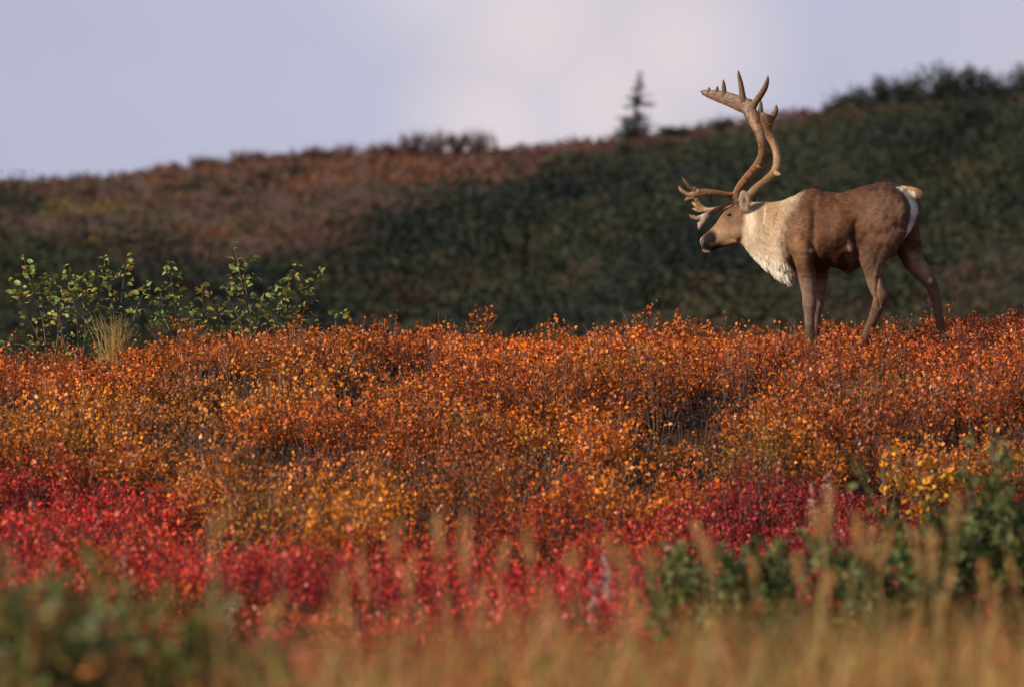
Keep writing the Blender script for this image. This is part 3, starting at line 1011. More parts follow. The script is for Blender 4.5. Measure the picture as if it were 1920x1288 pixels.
def voxel_mesh(bm, voxel, smooth_it, name, fac=0.5):
    bmesh.ops.recalc_face_normals(bm, faces=bm.faces)
    me = bpy.data.meshes.new(name + '_raw'); bm.to_mesh(me); bm.free()
    o = bpy.data.objects.new(name + '_raw', me); COL.objects.link(o)
    md = o.modifiers.new('r', 'REMESH'); md.mode = 'VOXEL'; md.voxel_size = voxel
    if smooth_it:
        sm = o.modifiers.new('s', 'SMOOTH'); sm.factor = fac; sm.iterations = smooth_it
    dg = bpy.context.evaluated_depsgraph_get()
    out = bpy.data.meshes.new_from_object(o.evaluated_get(dg))
    bpy.data.objects.remove(o); bpy.data.meshes.remove(me)
    out.name = name
    return out


def mix(c, col, w):
    w = np.clip(w, 0, 1)[:, None]
    return c * (1 - w) + np.asarray(col, float) * w


def blob(x, y, cx, cy, rx, ry, ang=0.0, soft=0.5):
    ca, sa = math.cos(ang), math.sin(ang)
    dx, dy = x - cx, y - cy
    a = (dx * ca + dy * sa) / rx; b = (-dx * sa + dy * ca) / ry
    return 1 - sstep(1 - soft, 1 + soft, np.sqrt(a * a + b * b))


def pdist(x, y, pts):
    """distance to a polyline"""
    best = np.full(len(x), 1e9)
    for (x0, y0), (x1, y1) in zip(pts, pts[1:]):
        dx, dy = x1 - x0, y1 - y0
        t = np.clip(((x - x0) * dx + (y - y0) * dy) / (dx * dx + dy * dy), 0, 1)
        best = np.minimum(best, np.hypot(x - x0 - t * dx, y - y0 - t * dy))
    return best


def coat_colour(u, v, w):
    p = u - np.abs(w) * SY          # where the near-side mirror of this point sits in the photograph
    n1 = fbm(p * 0.06, v * 0.06, 201, 3); n2 = fbm(p * 0.25, v * 0.12, 203, 2)
    c = np.tile(np.array([[0.090, 0.039, 0.019]]), (len(u), 1))
    # flank: darker along the lower ribs and over the croup, warmer on shoulder
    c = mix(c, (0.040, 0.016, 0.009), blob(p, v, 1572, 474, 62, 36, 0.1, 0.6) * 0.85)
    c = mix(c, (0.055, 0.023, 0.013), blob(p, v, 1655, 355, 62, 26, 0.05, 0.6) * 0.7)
    c = mix(c, (0.20, 0.100, 0.052), blob(p, v, 1498, 450, 26, 40, 0.0, 0.7) * 0.85)  # sunlit look of the shoulder painted into the coat colour
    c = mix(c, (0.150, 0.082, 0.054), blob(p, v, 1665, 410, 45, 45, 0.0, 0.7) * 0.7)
    # legs: greyer brown
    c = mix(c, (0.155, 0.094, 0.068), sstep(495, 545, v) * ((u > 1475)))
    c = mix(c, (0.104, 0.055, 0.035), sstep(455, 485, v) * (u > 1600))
    c = mix(c, (0.24, 0.14, 0.085), blob(p, v, 1640, 520, 12, 40, 0.2, 0.7) * 0.5)
    c = mix(c, (0.078, 0.042, 0.030), sstep(590, 640, v))
    # cream neck and mane
    xb = np.interp(v, [340, 365, 391, 418, 447, 470, 489, 505, 515, 545], [1500, 1494, 1481, 1471, 1464.5, 1466, 1475, 1488, 1488, 1486])
    nw = np.where(v > 485, 0.25, 1.0)
    neck = sstep(18, -15, (p - xb) / nw + (n2 - 0.5) * 16 + (n1 - 0.5) * 8) * (v < 545)
    cream = np.tile(np.array([[0.55, 0.43, 0.30]]), (len(u), 1))
    cream = mix(cream, (0.29, 0.175, 0.095), blob(p, v, 1442, 398, 44, 46, 0.3, 0.8) * 0.95)
    cream = mix(cream, (0.40, 0.28, 0.175), blob(p, v, 1440, 445, 26, 30, 0, 0.7) * 0.6)
    cream = mix(cream, (0.74, 0.65, 0.52), sstep(465, 500, v - (p - 1420) * 0.30))
    cream = mix(cream, (0.60, 0.47, 0.33), blob(p, v, 1409, 415, 9, 26, -0.1, 0.7))
    cream = mix(cream, (0.62, 0.52, 0.40), np.exp(-(pdist(p, v, [(1436, 388), (1433, 420)]) / 1.6) ** 2) * 0.7)
    cream = mix(cream, (0.13, 0.075, 0.05), np.exp(-(pdist(p, v, [(1457, 396), (1453, 408), (1452, 421)]) / 1.2) ** 2) * 0.7)
    c = c * (1 - neck[:, None]) + cream * neck[:, None]
    # a dark edge where the shoulder meets the mane
    c = mix(c, (0.085, 0.04, 0.026), np.exp(-((p - xb - 9) / 8) ** 2) * (v > 400) * (v < 520) * 0.6)
    # head: brown face, paler cheek, dark muzzle, pale lips
    hd = sstep(1403, 1388, p + (v - 430) * 0.10) * (v < 500)
    face = np.tile(np.array([[0.185, 0.095, 0.054]]), (len(u), 1))
    face = mix(face, (0.32, 0.195, 0.125), blob(p, v, 1352, 440, 17, 13, -0.5, 0.7) * 0.9)
    face = mix(face, (0.105, 0.044, 0.022), blob(p, v, 1379, 385, 15, 13, -0.6, 0.7) * 0.8)
    face = mix(face, (0.27, 0.16, 0.095), blob(p, v, 1388, 440, 16, 22, 0.2, 0.7) * 0.8)
    face = mix(face, (0.12, 0.07, 0.05), np.exp(-(pdist(p, v, [(1351, 455), (1366, 456), (1386, 455)]) / 3.0) ** 2) * 0.75)
    face = mix(face, (0.007, 0.0045, 0.004), blob(p, v, 1331, 451, 13, 20, 0.5, 0.3))
    face = mix(face, (0.008, 0.006, 0.005), blob(p, v, 1344, 463.5, 16, 6.5, -0.35, 0.45))
    face = mix(face, (0.09, 0.058, 0.045), blob(p, v, 1336, 458, 5, 4, -0.3, 0.6) * 0.5)
    face = mix(face, (0.34, 0.26, 0.215), blob(p, v, 1313, 455, 6, 12, 0.35, 0.5))
    face = mix(face, (0.36, 0.29, 0.25), blob(p, v, 1328, 473, 9, 3.4, 0.25, 0.5))
    face = mix(face, (0.03, 0.02, 0.018), np.exp(-(pdist(p, v, [(1319, 466), (1327, 468.5), (1340, 467)]) / 1.4) ** 2))
    face = mix(face, (0.02, 0.013, 0.012), np.exp(-(pdist(p, v, [(1319.5, 446), (1317, 453), (1318, 458)]) / 1.7) ** 2))
    face = mix(face, (0.05, 0.03, 0.024), blob(p, v, 1367, 405, 9, 8, 0.5, 0.5) * 0.6)
    face = mix(face, (0.13, 0.07, 0.045), np.exp(-(pdist(p, v, [(1362, 419), (1374, 418), (1383, 408)]) / 2.4) ** 2) * 0.6)
    c = c * (1 - hd[:, None]) + face * hd[:, None]
    # ear
    ear = (blob(p, v, 1396, 378, 10, 21, 0.0, 0.25) * (np.abs(w) > 20) * (v < 392) * (p > 1384) * (p < 1410))
    ec = np.tile(np.array([[0.30, 0.215, 0.15]]), (len(u), 1))
    ec = mix(ec, (0.10, 0.06, 0.045), blob(p, v, 1397, 376, 2.6, 9, 0.05, 0.6))
    ec = mix(ec, (0.09, 0.055, 0.04), np.exp(-((blob(p, v, 1396, 378, 10.5, 22, 0.0, 0.25) - 0.4) / 0.25) ** 2) * (v < 380) * 0.6)
    c = c * (1 - ear[:, None]) + ec * ear[:, None]
    # white rump, tail
    st = np.interp(v, [350, 362, 385, 410, 440, 452], [20, 22, 17, 14.5, 10, 3])
    rumpw = sstep(st + 4, st - 3, np.abs(w) + (n2 - 0.5) * 6) * sstep(1676, 1690, u) * (v > 352) * sstep(452, 440, v)
    c = mix(c, (0.76, 0.69, 0.61), rumpw)
    tail = (u > 1690) * sstep(372, 366, v) * (np.abs(w) < 16)
    c = mix(c, (0.70, 0.60, 0.46), tail * 0.95)
    c = mix(c, (0.33, 0.17, 0.075), tail * sstep(361.5, 357.5, v) * sstep(1694, 1700, u))
    c = mix(c, (0.40, 0.20, 0.09), blob(u, v, 1721, 362, 4, 5, 0, 0.4) * tail)
    # pale tufts: elbow, flank fold, hocks; painted sunlit patch on far hind leg
    c = mix(c, (0.50, 0.34, 0.20), blob(p, v, 1519, 471, 4.5, 4, -0.6, 0.5) * (np.abs(w) > 30))
    c = mix(c, (0.30, 0.17, 0.10), blob(p, v, 1591, 462, 5, 13, -0.2, 0.5) * 0.8)
    c = mix(c, (0.34, 0.22, 0.14), ((w > 15) * blob(u + w * SY, v, 1722, 498, 14, 28, -0.55, 0.5)) * 0.75)  # the sunlit patch, put into the colour
    c = mix(c, (0.48, 0.34, 0.24), ((w > 15) * blob(u + w * SY, v, 1743, 526, 4, 5, 0, 0.6)) * 0.8)
    c = mix(c, (0.50, 0.38, 0.26), ((w > 15) * blob(u + w * SY, v, 1769, 632, 3, 6, 0, 0.6)))
    n3 = fbm(p * 0.10 + v * 0.12, v * 0.5 - p * 0.12, 207, 2)
    amp = np.where(p < xb, 0.35, 1.0)
    c = c * (1 + amp * ((n1 - 0.5) * 0.6 + (n2 - 0.5) * 0.2 + (n3 - 0.5) * 0.55))[:, None]
    return c


def set_col(me, c):
    a = me.color_attributes.new('col', 'FLOAT_COLOR', 'POINT')
    ca = np.ones((len(c), 4), np.float32); ca[:, :3] = np.clip(c, 0, 1)
    a.data.foreach_set('color', ca.ravel())


def verts_np(me):
    v = np.empty(len(me.vertices) * 3, np.float32); me.vertices.foreach_get('co', v)
    return v.reshape(-1, 3).astype(float)


def build_caribou():
    base = c2w(np.array([1600, 672, 0.0]))
    root = empty('caribou', base)
    tag(root, 'bull caribou with cream mane and large antlers standing on the orange crest', 'caribou')
    bm = bmesh.new()
    # trunk: vertical sections (x, top, bottom, half depth)
    tr = [(1470, 402, 478, 24), (1482, 380, 497, 42), (1500, 361, 506, 55), (1516, 353, 506, 62), (1533, 349.5, 504, 66), (1546, 356.5, 502, 69), (1562, 361.5, 503, 72),
          (1582, 361, 505, 74), (1602, 355, 505, 75), (1622, 348, 499, 73), (1642, 344, 490, 70), (1662, 343, 477, 65), (1680, 345, 463, 57),
          (1694, 351, 450, 46), (1704, 361, 437, 30), (1709, 374, 424, 16)]
    loft(bm, [((x), (t + b) / 2, 0, (b - t) / 2, hw) for x, t, b, hw in tr], 4, 32, True, 0.4)
    # neck
    nk = [(1390, 380, 458, 24), (1402, 377, 466, 28), (1420, 378, 481, 31), (1440, 378.5, 497, 35), (1458, 377.5, 508, 40), (1474, 374, 512, 46), (1490, 366, 508, 52), (1508, 359, 500, 55)]
    loft(bm, [(x, (t + b) / 2, 0, (b - t) / 2, hw) for x, t, b, hw in nk], 4, 28, True)
    # hanging mane
    loft(bm, [(1410, 462, 0, 9, 14), (1432, 484, 0, 11, 17), (1455, 502, 0, 11, 19), (1473, 512, 0, 11, 19), (1484, 515, 0, 9, 15)], 4, 16)
    # head along its own axis
    hd = [(1319.5, 458.5, 0, 10.5, 9.5), (1324, 456.5, 0, 14.5, 12), (1331, 453.5, 0, 17, 13.5), (1341, 448, 0, 18.5, 14.5), (1353, 440.5, 0, 22, 17), (1366, 433, 0, 28.5, 21.5), (1379, 424.5, 0, 34, 26), (1391, 416, 0, 35, 29), (1404, 410, 0, 33, 29)]
    loft(bm, hd, 4, 24, False, 0.35)
    ell(bm, 1329, 469, 0, 12, 5.5, 8, 0.15)                    # lower lip and chin
    loft(bm, [(1334, 466, 0, 5, 8), (1352, 458.5, 0, 5.5, 11), (1372, 454, 0, 7, 16), (1390, 450, 0, 10, 20)], 3, 14)   # jaw
    for s in (-1, 1):
        off = 0 if s < 0 else 2 * 20 * SY
        ell(bm, 1369 + off, 400, s * 19, 9, 6.5, 6, 0.6)      # brow and orbit
        ell(bm, 1320 + off * 0.4, 449, s * 8, 6, 5, 4.5, 1.2)  # nostril wing
        ell(bm, 1386 + off, 432, s * 20, 15, 17, 9, 0.3)       # cheek
        ell(bm, 1387 + off * .6, 380, s * 12, 9, 8, 8, 0.2)    # antler pedicle
    # ears
    def ear(s):
        off = 0 if s < 0 else 2 * 31 * SY - 3
        bm2 = [(1397 + off, 398, s * 26, 6, 5), (1397.5 + off, 390, s * 29, 9.5, 5), (1397 + off, 380, s * 32, 11.5, 4), (1396 + off, 370, s * 34, 11, 3.6), (1395 + off, 362, s * 35, 8, 3.2), (1394.5 + off, 357, s * 35, 4.2, 3)]
        loft(bm, bm2, 3, 14)
    ear(-1); ear(1)
    # tail
    loft(bm, [(1686, 359, 0, 9, 13), (1700, 361, 0, 9.5, 12), (1713, 363, 0, 8.5, 10), (1724, 364.5, 0, 6, 7)], 3, 14)
    # shoulder, thigh and buttock masses
    ell(bm, 1497, 432, -44, 46, 26, 17, 1.35); ell(bm, 1497 + 23, 432, 44, 46, 26, 17, 1.35)
    ell(bm, 1509, 474, -46, 18, 15, 13, 0.6)
    ell(bm, 1650, 412, -46, 62, 44, 25, 1.95); ell(bm, 1676, 412, 46, 60, 42, 25, 1.6)
    ell(bm, 1672, 402, -28, 24, 46, 24, 0.0); ell(bm, 1702, 404, 30, 25, 50, 24, 0.0)
    # near fore leg
    loft(bm, [(1500, 430, -48, 30, 17), (1504, 465, -50, 24, 17), (1506.5, 488, -48, 20.5, 16), (1511, 512, -46, 17, 14), (1514.5, 535, -45, 15, 12.5), (1516.5, 554, -45, 12.8, 11), (1517.5, 571, -45, 13.4, 12), (1517.5, 588, -45, 10.4, 9.4), (1517.5, 608, -45, 9, 8.2), (1517, 630, -45, 9.2, 8.4), (1516, 644, -45, 9.2, 8.5), (1511, 656, -45, 7.5, 7.5), (1507, 663, -45, 8, 8)], 3, 18)
    # far fore leg
    loft(bm, [(1534, 462, 44, 22, 16), (1539, 492, 44, 18, 14), (1541.5, 515, 43, 14.5, 12), (1540.5, 538, 42, 13, 12), (1538, 560, 42, 12, 11), (1535.5, 575, 42, 11.4, 10.5), (1533.5, 592, 42, 9.4, 9), (1531.5, 626, 42, 8.6, 8), (1530, 644, 42, 8.6, 8), (1526, 656, 42, 7.2, 7), (1522, 663, 42, 7.5, 7.5)], 3, 18)
    # near hind leg
    loft(bm, [(1660, 420, -44, 44, 22), (1645, 452, -46, 40, 22), (1636, 478, -46, 32, 20), (1633.5, 497, -46, 22, 16), (1634.5, 512, -45, 17, 13), (1638, 530, -44, 15, 11), (1644.5, 546, -44, 15, 11), (1649, 558, -44, 14, 11), (1644.5, 573, -44, 12, 10), (1637, 593, -44, 10.2, 9), (1629, 613, -44, 9.4, 8.6), (1622, 631, -44, 9.4, 8.6), (1616, 645, -44, 9.4, 8.5), (1609, 656, -44, 8, 7.5), (1604, 663, -44, 8, 8)], 3, 18)
    # far hind leg
    loft(bm, [(1702, 415, 38, 24, 22), (1703, 445, 42, 25, 22), (1704, 468, 44, 25, 19), (1712, 486, 44, 21, 16), (1724, 504, 44, 17.5, 14), (1736, 519, 44, 15.5, 12), (1745, 532, 44, 13, 11), (1751, 547, 44, 10.4, 9.6), (1755.5, 563, 44, 9, 9), (1760, 590, 44, 8.2, 8.2), (1763.5, 617, 44, 8.2, 8.2), (1764.5, 634, 44, 8.2, 8), (1762, 647, 44, 8.4, 8), (1757, 657, 44, 7.6, 7.5), (1753, 663, 44, 8, 8)], 3, 18)
    # groin and sheath, brisket
    ell(bm, 1668, 470, 0, 14, 16, 18, 0.0)
    ell(bm, 1590, 503, 0, 16, 9, 9, -0.1)
    ell(bm, 1592, 463, -60, 14, 7, 9, 1.35)
    me = voxel_mesh(bm, 0.0083, 8, 'body')
    v = verts_np(me)
    u, vv, w = w2c(v)
    # flesh and folds: low relief along the coat
    nrm = np.empty(len(v) * 3, np.float32); me.vertices.foreach_get('normal', nrm); nrm = nrm.reshape(-1, 3).astype(float)
    p = u - np.abs(w) * SY
    rel = (fbm(p * 0.045, vv * 0.035, 211, 3) - 0.5) * 0.030 * (vv < 520) * sstep(1455, 1500, u)
    # furrows: behind the elbow, in front of the thigh, along the gaskin tendon
    def furrow(pts, width, depth):
        return -depth * np.exp(-(pdist(p, vv, pts) / width) ** 2)
    nr = (w < 0) | True
    rel = rel + furrow([(1524, 400), (1521, 440), (1523, 470), (1527, 492)], 5, 0.012)
    rel = rel + furrow([(1600, 420), (1596, 450), (1603, 480)], 5, 0.009)
    rel = rel + furrow([(1648, 500), (1643, 525), (1640, 552), (1646, 575)], 2.6, 0.011)
    rel = rel + furrow([(1466, 440), (1470, 476), (1482, 496)], 4, 0.008)
    rel = rel + furrow([(1351, 457), (1368, 455)], 2, 0.004)
    rel = rel + furrow([(1397, 390), (1396, 368)], 4.5, 0.008) * (np.abs(w) > 24) * (nrm[:, 1] < 0.2)
    def swell(cx, cy, rx, ry, ang, h):
        ca, sa = math.cos(ang), math.sin(ang)
        a = ((p - cx) * ca + (vv - cy) * sa) / rx; b = (-(p - cx) * sa + (vv - cy) * ca) / ry
        return h * np.exp(-(a * a + b * b))
    sw = (swell(1497, 415, 16, 45, 0.12, 0.022) + swell(1504, 462, 16, 16, 0.0, 0.018) + swell(1526, 425, 9, 45, 0.0, -0.020)
          + swell(1562, 440, 24, 45, 0.0, 0.018) + swell(1602, 420, 13, 40, -0.15, -0.020) + swell(1590, 378, 26, 9, 0.0, -0.012)
          + swell(1642, 366, 13, 9, 0.2, 0.018) + swell(1668, 392, 14, 11, 0.3, -0.014) + swell(1650, 425, 26, 30, -0.3, 0.020)
          + swell(1690, 400, 9, 30, 0.1, 0.014) + swell(1645, 480, 9, 26, 0.3, -0.008) + swell(1440, 430, 8, 40, -0.2, -0.010) + swell(1418, 440, 9, 35, -0.3, 0.008))
    rel = rel + sw * sstep(12, 30, np.abs(w)) * (vv < 540)
    # ragged lower edge of the mane
    v = v + nrm * rel[:, None]
    me.vertices.foreach_set('co', (v - base).astype(np.float32).ravel())
    u, vv, w = w2c(v)
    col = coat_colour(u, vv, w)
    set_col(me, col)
    me.materials.clear(); me.materials.append(M_FUR)
    me.polygons.foreach_set('use_smooth', [True] * len(me.polygons))
    me.update()
    body = bpy.data.objects.new('body', me); COL.objects.link(body); body.parent = root

    # ---- coat: short hair lying along the body, long hair on the mane
    rng = np.random.default_rng(77)
    nf = len(me.polygons)
    cen = np.empty(nf * 3, np.float32); me.polygons.foreach_get('center', cen); cen = cen.reshape(-1, 3).astype(float)
    fn = np.empty(nf * 3, np.float32); me.polygons.foreach_get('normal', fn); fn = fn.reshape(-1, 3).astype(float)
    wc = cen + base
    fu, fv, fw = w2c(wc)
    fp = fu - np.abs(fw) * SY
    xb = np.interp(fv, [340, 365, 391, 418, 447, 470, 489, 505, 515, 545], [1500, 1494, 1481, 1471, 1464.5, 1466, 1475, 1488, 1488, 1486])
    isneck = (fp < xb) & (fp > 1398)
    ishead = fp <= 1398
    isleg = (fv > 505) & ~isneck
    under = isneck & (fn[:, 2] < 0.1) & (fv > 462 + (fp - 1400) * 0.45)
    rumpz = (np.abs(fw) < 20) & (fu > 1685)
    wt_ = np.where(under, 5.0, np.where(isneck, 1.2, np.where(ishead, 0.4, np.where(isleg, 0.5, 0.8))))
    wt_ = np.where(rumpz, 2.0, wt_)
    nh = 50000
    k = rng.choice(nf, nh, p=wt_ / wt_.sum())
    flow = np.zeros((nf, 3))
    flow[:] = unit(np.array([1.0, 0.0, -0.35]))
    flow[isneck] = unit(np.array([0.55, 0.0, -0.9])); flow[under] = unit(np.array([0.38, 0.0, -1.0]))
    flow[ishead] = unit(np.array([0.8, 0, -0.25])); flow[isleg] = unit(np.array([0.12, 0, -1.0])); flow[rumpz] = unit(np.array([0.3, -0.1, -1.0]))
    nn = fn[k]
    f = flow[k] + rng.normal(size=(nh, 3)) * np.where(under[k], 0.16, 0.22)[:, None]
    f = unit(f - nn * np.sum(f * nn, 1, keepdims=True) * np.where(under[k], 0.55, 1.0)[:, None])
    lift = np.where(under[k], 0.10, np.where(isneck[k], 0.10, 0.07)) * rng.uniform(0.3, 1.6, nh)
    dirv = unit(f + nn * lift[:, None])
    L = np.where(under[k], 0.055 + 0.045 * fbm(fp[k] * 0.12, fv[k] * 0.02, 231, 2) ** 2 * 2, np.where(isneck[k], 0.024, np.where(ishead[k], 0.011, np.where(isleg[k], 0.014, 0.022)))) * rng.uniform(0.6, 1.3, nh)
    L = np.where(rumpz[k], 0.03, L)
    L = np.where(under[k], L * (0.35 + 0.45 * sstep(1425, 1470, fp[k])), L)
    pos = wc[k] - nn * 0.002 + rng.normal(size=(nh, 3)) * 0.003
    W = np.where(under[k], 0.006, 0.0028) * rng.uniform(0.6, 1.3, nh)
    side = unit(np.cross(nn, dirv))
    tipd = unit(dirv + np.array([0, 0, -0.35]) * np.where(under[k], 0.5, 0.1)[:, None])
    m1 = pos + dirv * (L * 0.55)[:, None]
    tip = m1 + tipd * (L * 0.45)[:, None]
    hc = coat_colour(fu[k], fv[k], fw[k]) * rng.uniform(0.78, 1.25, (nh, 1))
    hc = np.where(under[k][:, None], hc * 0.6 + np.array([0.78, 0.70, 0.58]) * 0.4, hc)
    hc = hc * np.where(isneck[k], 0.9 + 0.24 * fbm(fp[k] * 0.35, fv[k] * 0.05, 233, 2), 0.8 + 0.4 * fbm(fp[k] * 0.12, fv[k] * 0.3, 235, 2))[:, None]
    s = Soup()
    s.quads(np.stack([pos - side * W[:, None] * 0.5, pos + side * W[:, None] * 0.5, m1 + side * W[:, None] * 0.36, m1 - side * W[:, None] * 0.36], 1), np.clip(hc, 0, 0.85))
    s.quads(np.stack([m1 - side * W[:, None] * 0.36, m1 + side * W[:, None] * 0.36, tip + side * W[:, None] * 0.05, tip - side * W[:, None] * 0.05], 1), np.clip(hc, 0, 0.85))
    co = s.build('coat', [M_HAIR], root)
    co['kind'] = 'stuff'

    # ---- eyes set into the head
    u, vv, w = w2c(v)
    for sgn in (-1, 1):
        xi = u - np.abs(w) * SY
        cand = np.nonzero((np.hypot(xi - 1369.5, vv - 402.5) < 3.0) & (np.sign(w) == sgn))[0]
        c0 = v[cand].mean(0); n0 = Vector(nrm[cand].mean(0)).normalized()
        b2 = bmesh.new()
        bmesh.ops.create_uvsphere(b2, u_segments=20, v_segments=12, radius=0.019)
        bmesh.ops.translate(b2, verts=b2.verts, vec=Vector(c0) - n0 * 0.006)
        eye_o = bm_obj('eye', b2, M_EYE, root)
        # lids: a ring around the eye, drawn out to the tear duct
        b3 = bmesh.new()
        t1 = n0.cross(Vector((0, 0, 1))).normalized(); t2 = n0.cross(t1).normalized()
        if t2.z < 0: t2 = -t2
        if t1.x > 0: t1 = -t1
        ring = []
        for q in range(25):
            a = 2 * math.pi * q / 24
            rx = 0.0205 * (1.25 if math.cos(a) > 0.5 and math.sin(a) < 0 else 1.0)
            ring.append(Vector(c0) + n0 * (0.0035 + 0.002 * math.sin(a)) + t1 * rx * math.cos(a) + t2 * 0.0165 * math.sin(a))
        tube_mesh(b3, ring, [0.0032] * 25, 6)
        lid_o = bm_obj('eyelid', b3, M_LID, root)
        lid_o.parent = eye_o

    # ---- hooves
    for hx, hy, hw, hl in ((1505, 667, -45, 12), (1520, 667, 42, 11), (1601, 667, -44, 12), (1751, 667, 44, 12)):
        b4 = bmesh.new()
        for sd in (-1, 1):
            loft(b4, [(hx + 6, hy - 3, hw + sd * 4, 6, 4), (hx, hy, hw + sd * 4.5, 6, 4.6), (hx - 8, hy + 2.5, hw + sd * 4.5, 4.2, 4.2), (hx - 14, hy + 4.5, hw + sd * 3.5, 1.6, 2.2)], 3, 12)
        bm_obj('hoof', b4, M_HOOF, root)

    # ---- antlers
    z2 = lambda a, b: (1060 + a / 3.84, 110 + b / 3.84)
    z1 = lambda a, b: (1260 + a / 7.575, 320 + b / 7.575)

    def tine(bm, f, pts, flat=1.0):
        sc = 3.84 if f is z2 else 7.575
        loft(bm, [(*f(a, b), w, h / sc + 0.25, (h / sc) * fl + 0.4) for a, b, w, h, fl in pts], 4, 14, False, 1.8)

    b5 = bmesh.new()
    tine(b5, z2, [(1262, 1030, -13, 34, .9), (1245, 985, -15, 33, .9), (1262, 925, -24, 29, .95), (1302, 868, -42, 29, .95), (1358, 800, -66, 29, .95), (1398, 742, -84, 31, .9), (1416, 680, -94, 31, .85), (1408, 600, -97, 32, .8), (1384, 520, -94, 36, .7), (1353, 450, -88, 41, .6), (1330, 395, -83, 49, .5), (1318, 350, -80, 52, .42), (1295, 325, -78, 46, .38)])
    tine(b5, z2, [(1330, 362, -80, 56, .36), (1270, 334, -78, 56, .28), (1205, 306, -74, 52, .26), (1140, 282, -70, 47, .25), (1085, 266, -66, 40, .26), (1035, 253, -62, 29, .36), (1002, 242, -58, 20, .6), (988, 236, -56, 12, .9)])
    tine(b5, z2, [(1145, 275, -70, 22, .6), (1144, 225, -70, 16, .8), (1141, 185, -70, 12, .9), (1139, 160, -69, 7, 1)])
    tine(b5, z2, [(1086, 256, -66, 18, .7), (1094, 224, -66, 12, .9), (1096, 206, -66, 7, 1)])
    tine(b5, z2, [(1036, 248, -62, 16, .7), (1036, 226, -62, 11, .9), (1037, 212, -62, 7, 1)])
    tine(b5, z2, [(1292, 335, -78, 34, .5), (1277, 280, -78, 23, .8), (1268, 220, -78, 19, .9), (1258, 160, -78, 15, .9), (1248, 115, -78, 10, 1), (1244, 92, -77, 5, 1)])
    tine(b5, z2, [(1335, 365, -82, 36, .5), (1368, 318, -86, 24, .8), (1405, 265, -90, 22, .9), (1434, 215, -94, 19, .9), (1448, 170, -97, 14, .9), (1453, 138, -98, 6, 1)])
    tine(b5, z2, [(1410, 690, -94, 20, .8), (1440, 682, -90, 16, .9), (1466, 680, -86, 9, 1), (1482, 675, -84, 4, 1)])
    tine(b5, z2, [(1400, 780, -80, 24, .8), (1435, 776, -76, 17, .9), (1465, 768, -72, 12, 1), (1487, 764, -70, 7, 1)])
    tine(b5, z1, [(900, 400, -15, 52, .9), (880, 345, -18, 44, .9), (800, 338, -24, 38, .9), (690, 322, -32, 40, .85), (560, 308, -40, 46, .7), (450, 305, -46, 50, .55), (370, 308, -48, 54, .45), (310, 325, -48, 52, .4)])
    tine(b5, z1, [(345, 270, -48, 40, .6), (285, 245, -50, 32, .8), (225, 182, -54, 26, .9), (180, 125, -58, 18, .9), (155, 90, -60, 9, 1)])
    tine(b5, z1, [(330, 335, -48, 45, .5), (250, 335, -46, 36, .7), (180, 300, -44, 32, .8), (135, 260, -42, 24, .9), (112, 222, -40, 11, 1)])
    tine(b5, z1, [(320, 365, -47, 40, .5), (265, 388, -44, 30, .7), (222, 408, -42, 26, .8), (200, 415, -41, 14, 1)])
    tine(b5, z1, [(915, 420, -14, 40, .9), (850, 450, -14, 24, .95), (760, 492, -12, 29, .9), (660, 548, -8, 35, .8), (560, 605, -4, 40, .6), (470, 655, -2, 52, .45), (420, 680, -2, 50, .4)])
    tine(b5, z1, [(440, 665, -2, 40, .5), (370, 668, -6, 32, .6), (315, 655, -9, 27, .7), (275, 632, -11, 13, 1)])
    tine(b5, z1, [(450, 690, -2, 52, .45), (425, 745, 0, 42, .55), (410, 790, 1, 30, .7), (406, 820, 2, 14, 1)])
    a5 = bmesh.new()
    tine(a5, z2, [(1312, 1035, 16, 34, .9), (1332, 988, 20, 31, .9), (1395, 924, 34, 30, .95), (1465, 866, 54, 30, .95), (1524, 805, 74, 30, .95), (1544, 730, 88, 29, .9), (1538, 655, 96, 28, .9), (1512, 580, 98, 30, .8), (1480, 520, 95, 36, .7), (1458, 468, 90, 52, .5), (1450, 430, 86, 60, .38), (1440, 402, 83, 52, .36)])
    tine(a5, z2, [(1440, 440, 86, 40, .5), (1424, 380, 84, 23, .8), (1424, 335, 83, 15, .9), (1426, 300, 82, 8, 1), (1426, 285, 82, 4, 1)])
    tine(a5, z2, [(1470, 450, 88, 40, .5), (1500, 418, 92, 27, .8), (1527, 380, 96, 22, .9), (1537, 348, 98, 16, .9), (1538, 325, 99, 7, 1)])
    tine(a5, z2, [(1430, 420, 84, 34, .5), (1385, 385, 78, 28, .6), (1342, 335, 70, 18, .8), (1320, 300, 66, 12, 1), (1307, 274, 64, 5, 1)])
    tine(a5, z2, [(1525, 815, 70, 22, .9), (1548, 824, 64, 16, 1), (1562, 828, 60, 8, 1)])
    tine(a5, z1, [(930, 430, 14, 42, .9), (860, 485, 16, 32, .9), (760, 520, 20, 30, .9), (650, 535, 24, 30, .85), (560, 548, 28, 36, .65), (480, 540, 30, 44, .5), (425, 500, 30, 46, .45), (390, 440, 28, 36, .6), (365, 395, 26, 28, .8), (345, 370, 24, 14, 1)])
    tine(a5, z1, [(410, 505, 30, 40, .5), (355, 472, 34, 26, .8), (325, 448, 37, 18, .9), (313, 432, 38, 9, 1)])
    tine(a5, z1, [(440, 550, 30, 36, .5), (375, 545, 34, 26, .8), (335, 533, 37, 17, .9), (318, 526, 38, 9, 1)])
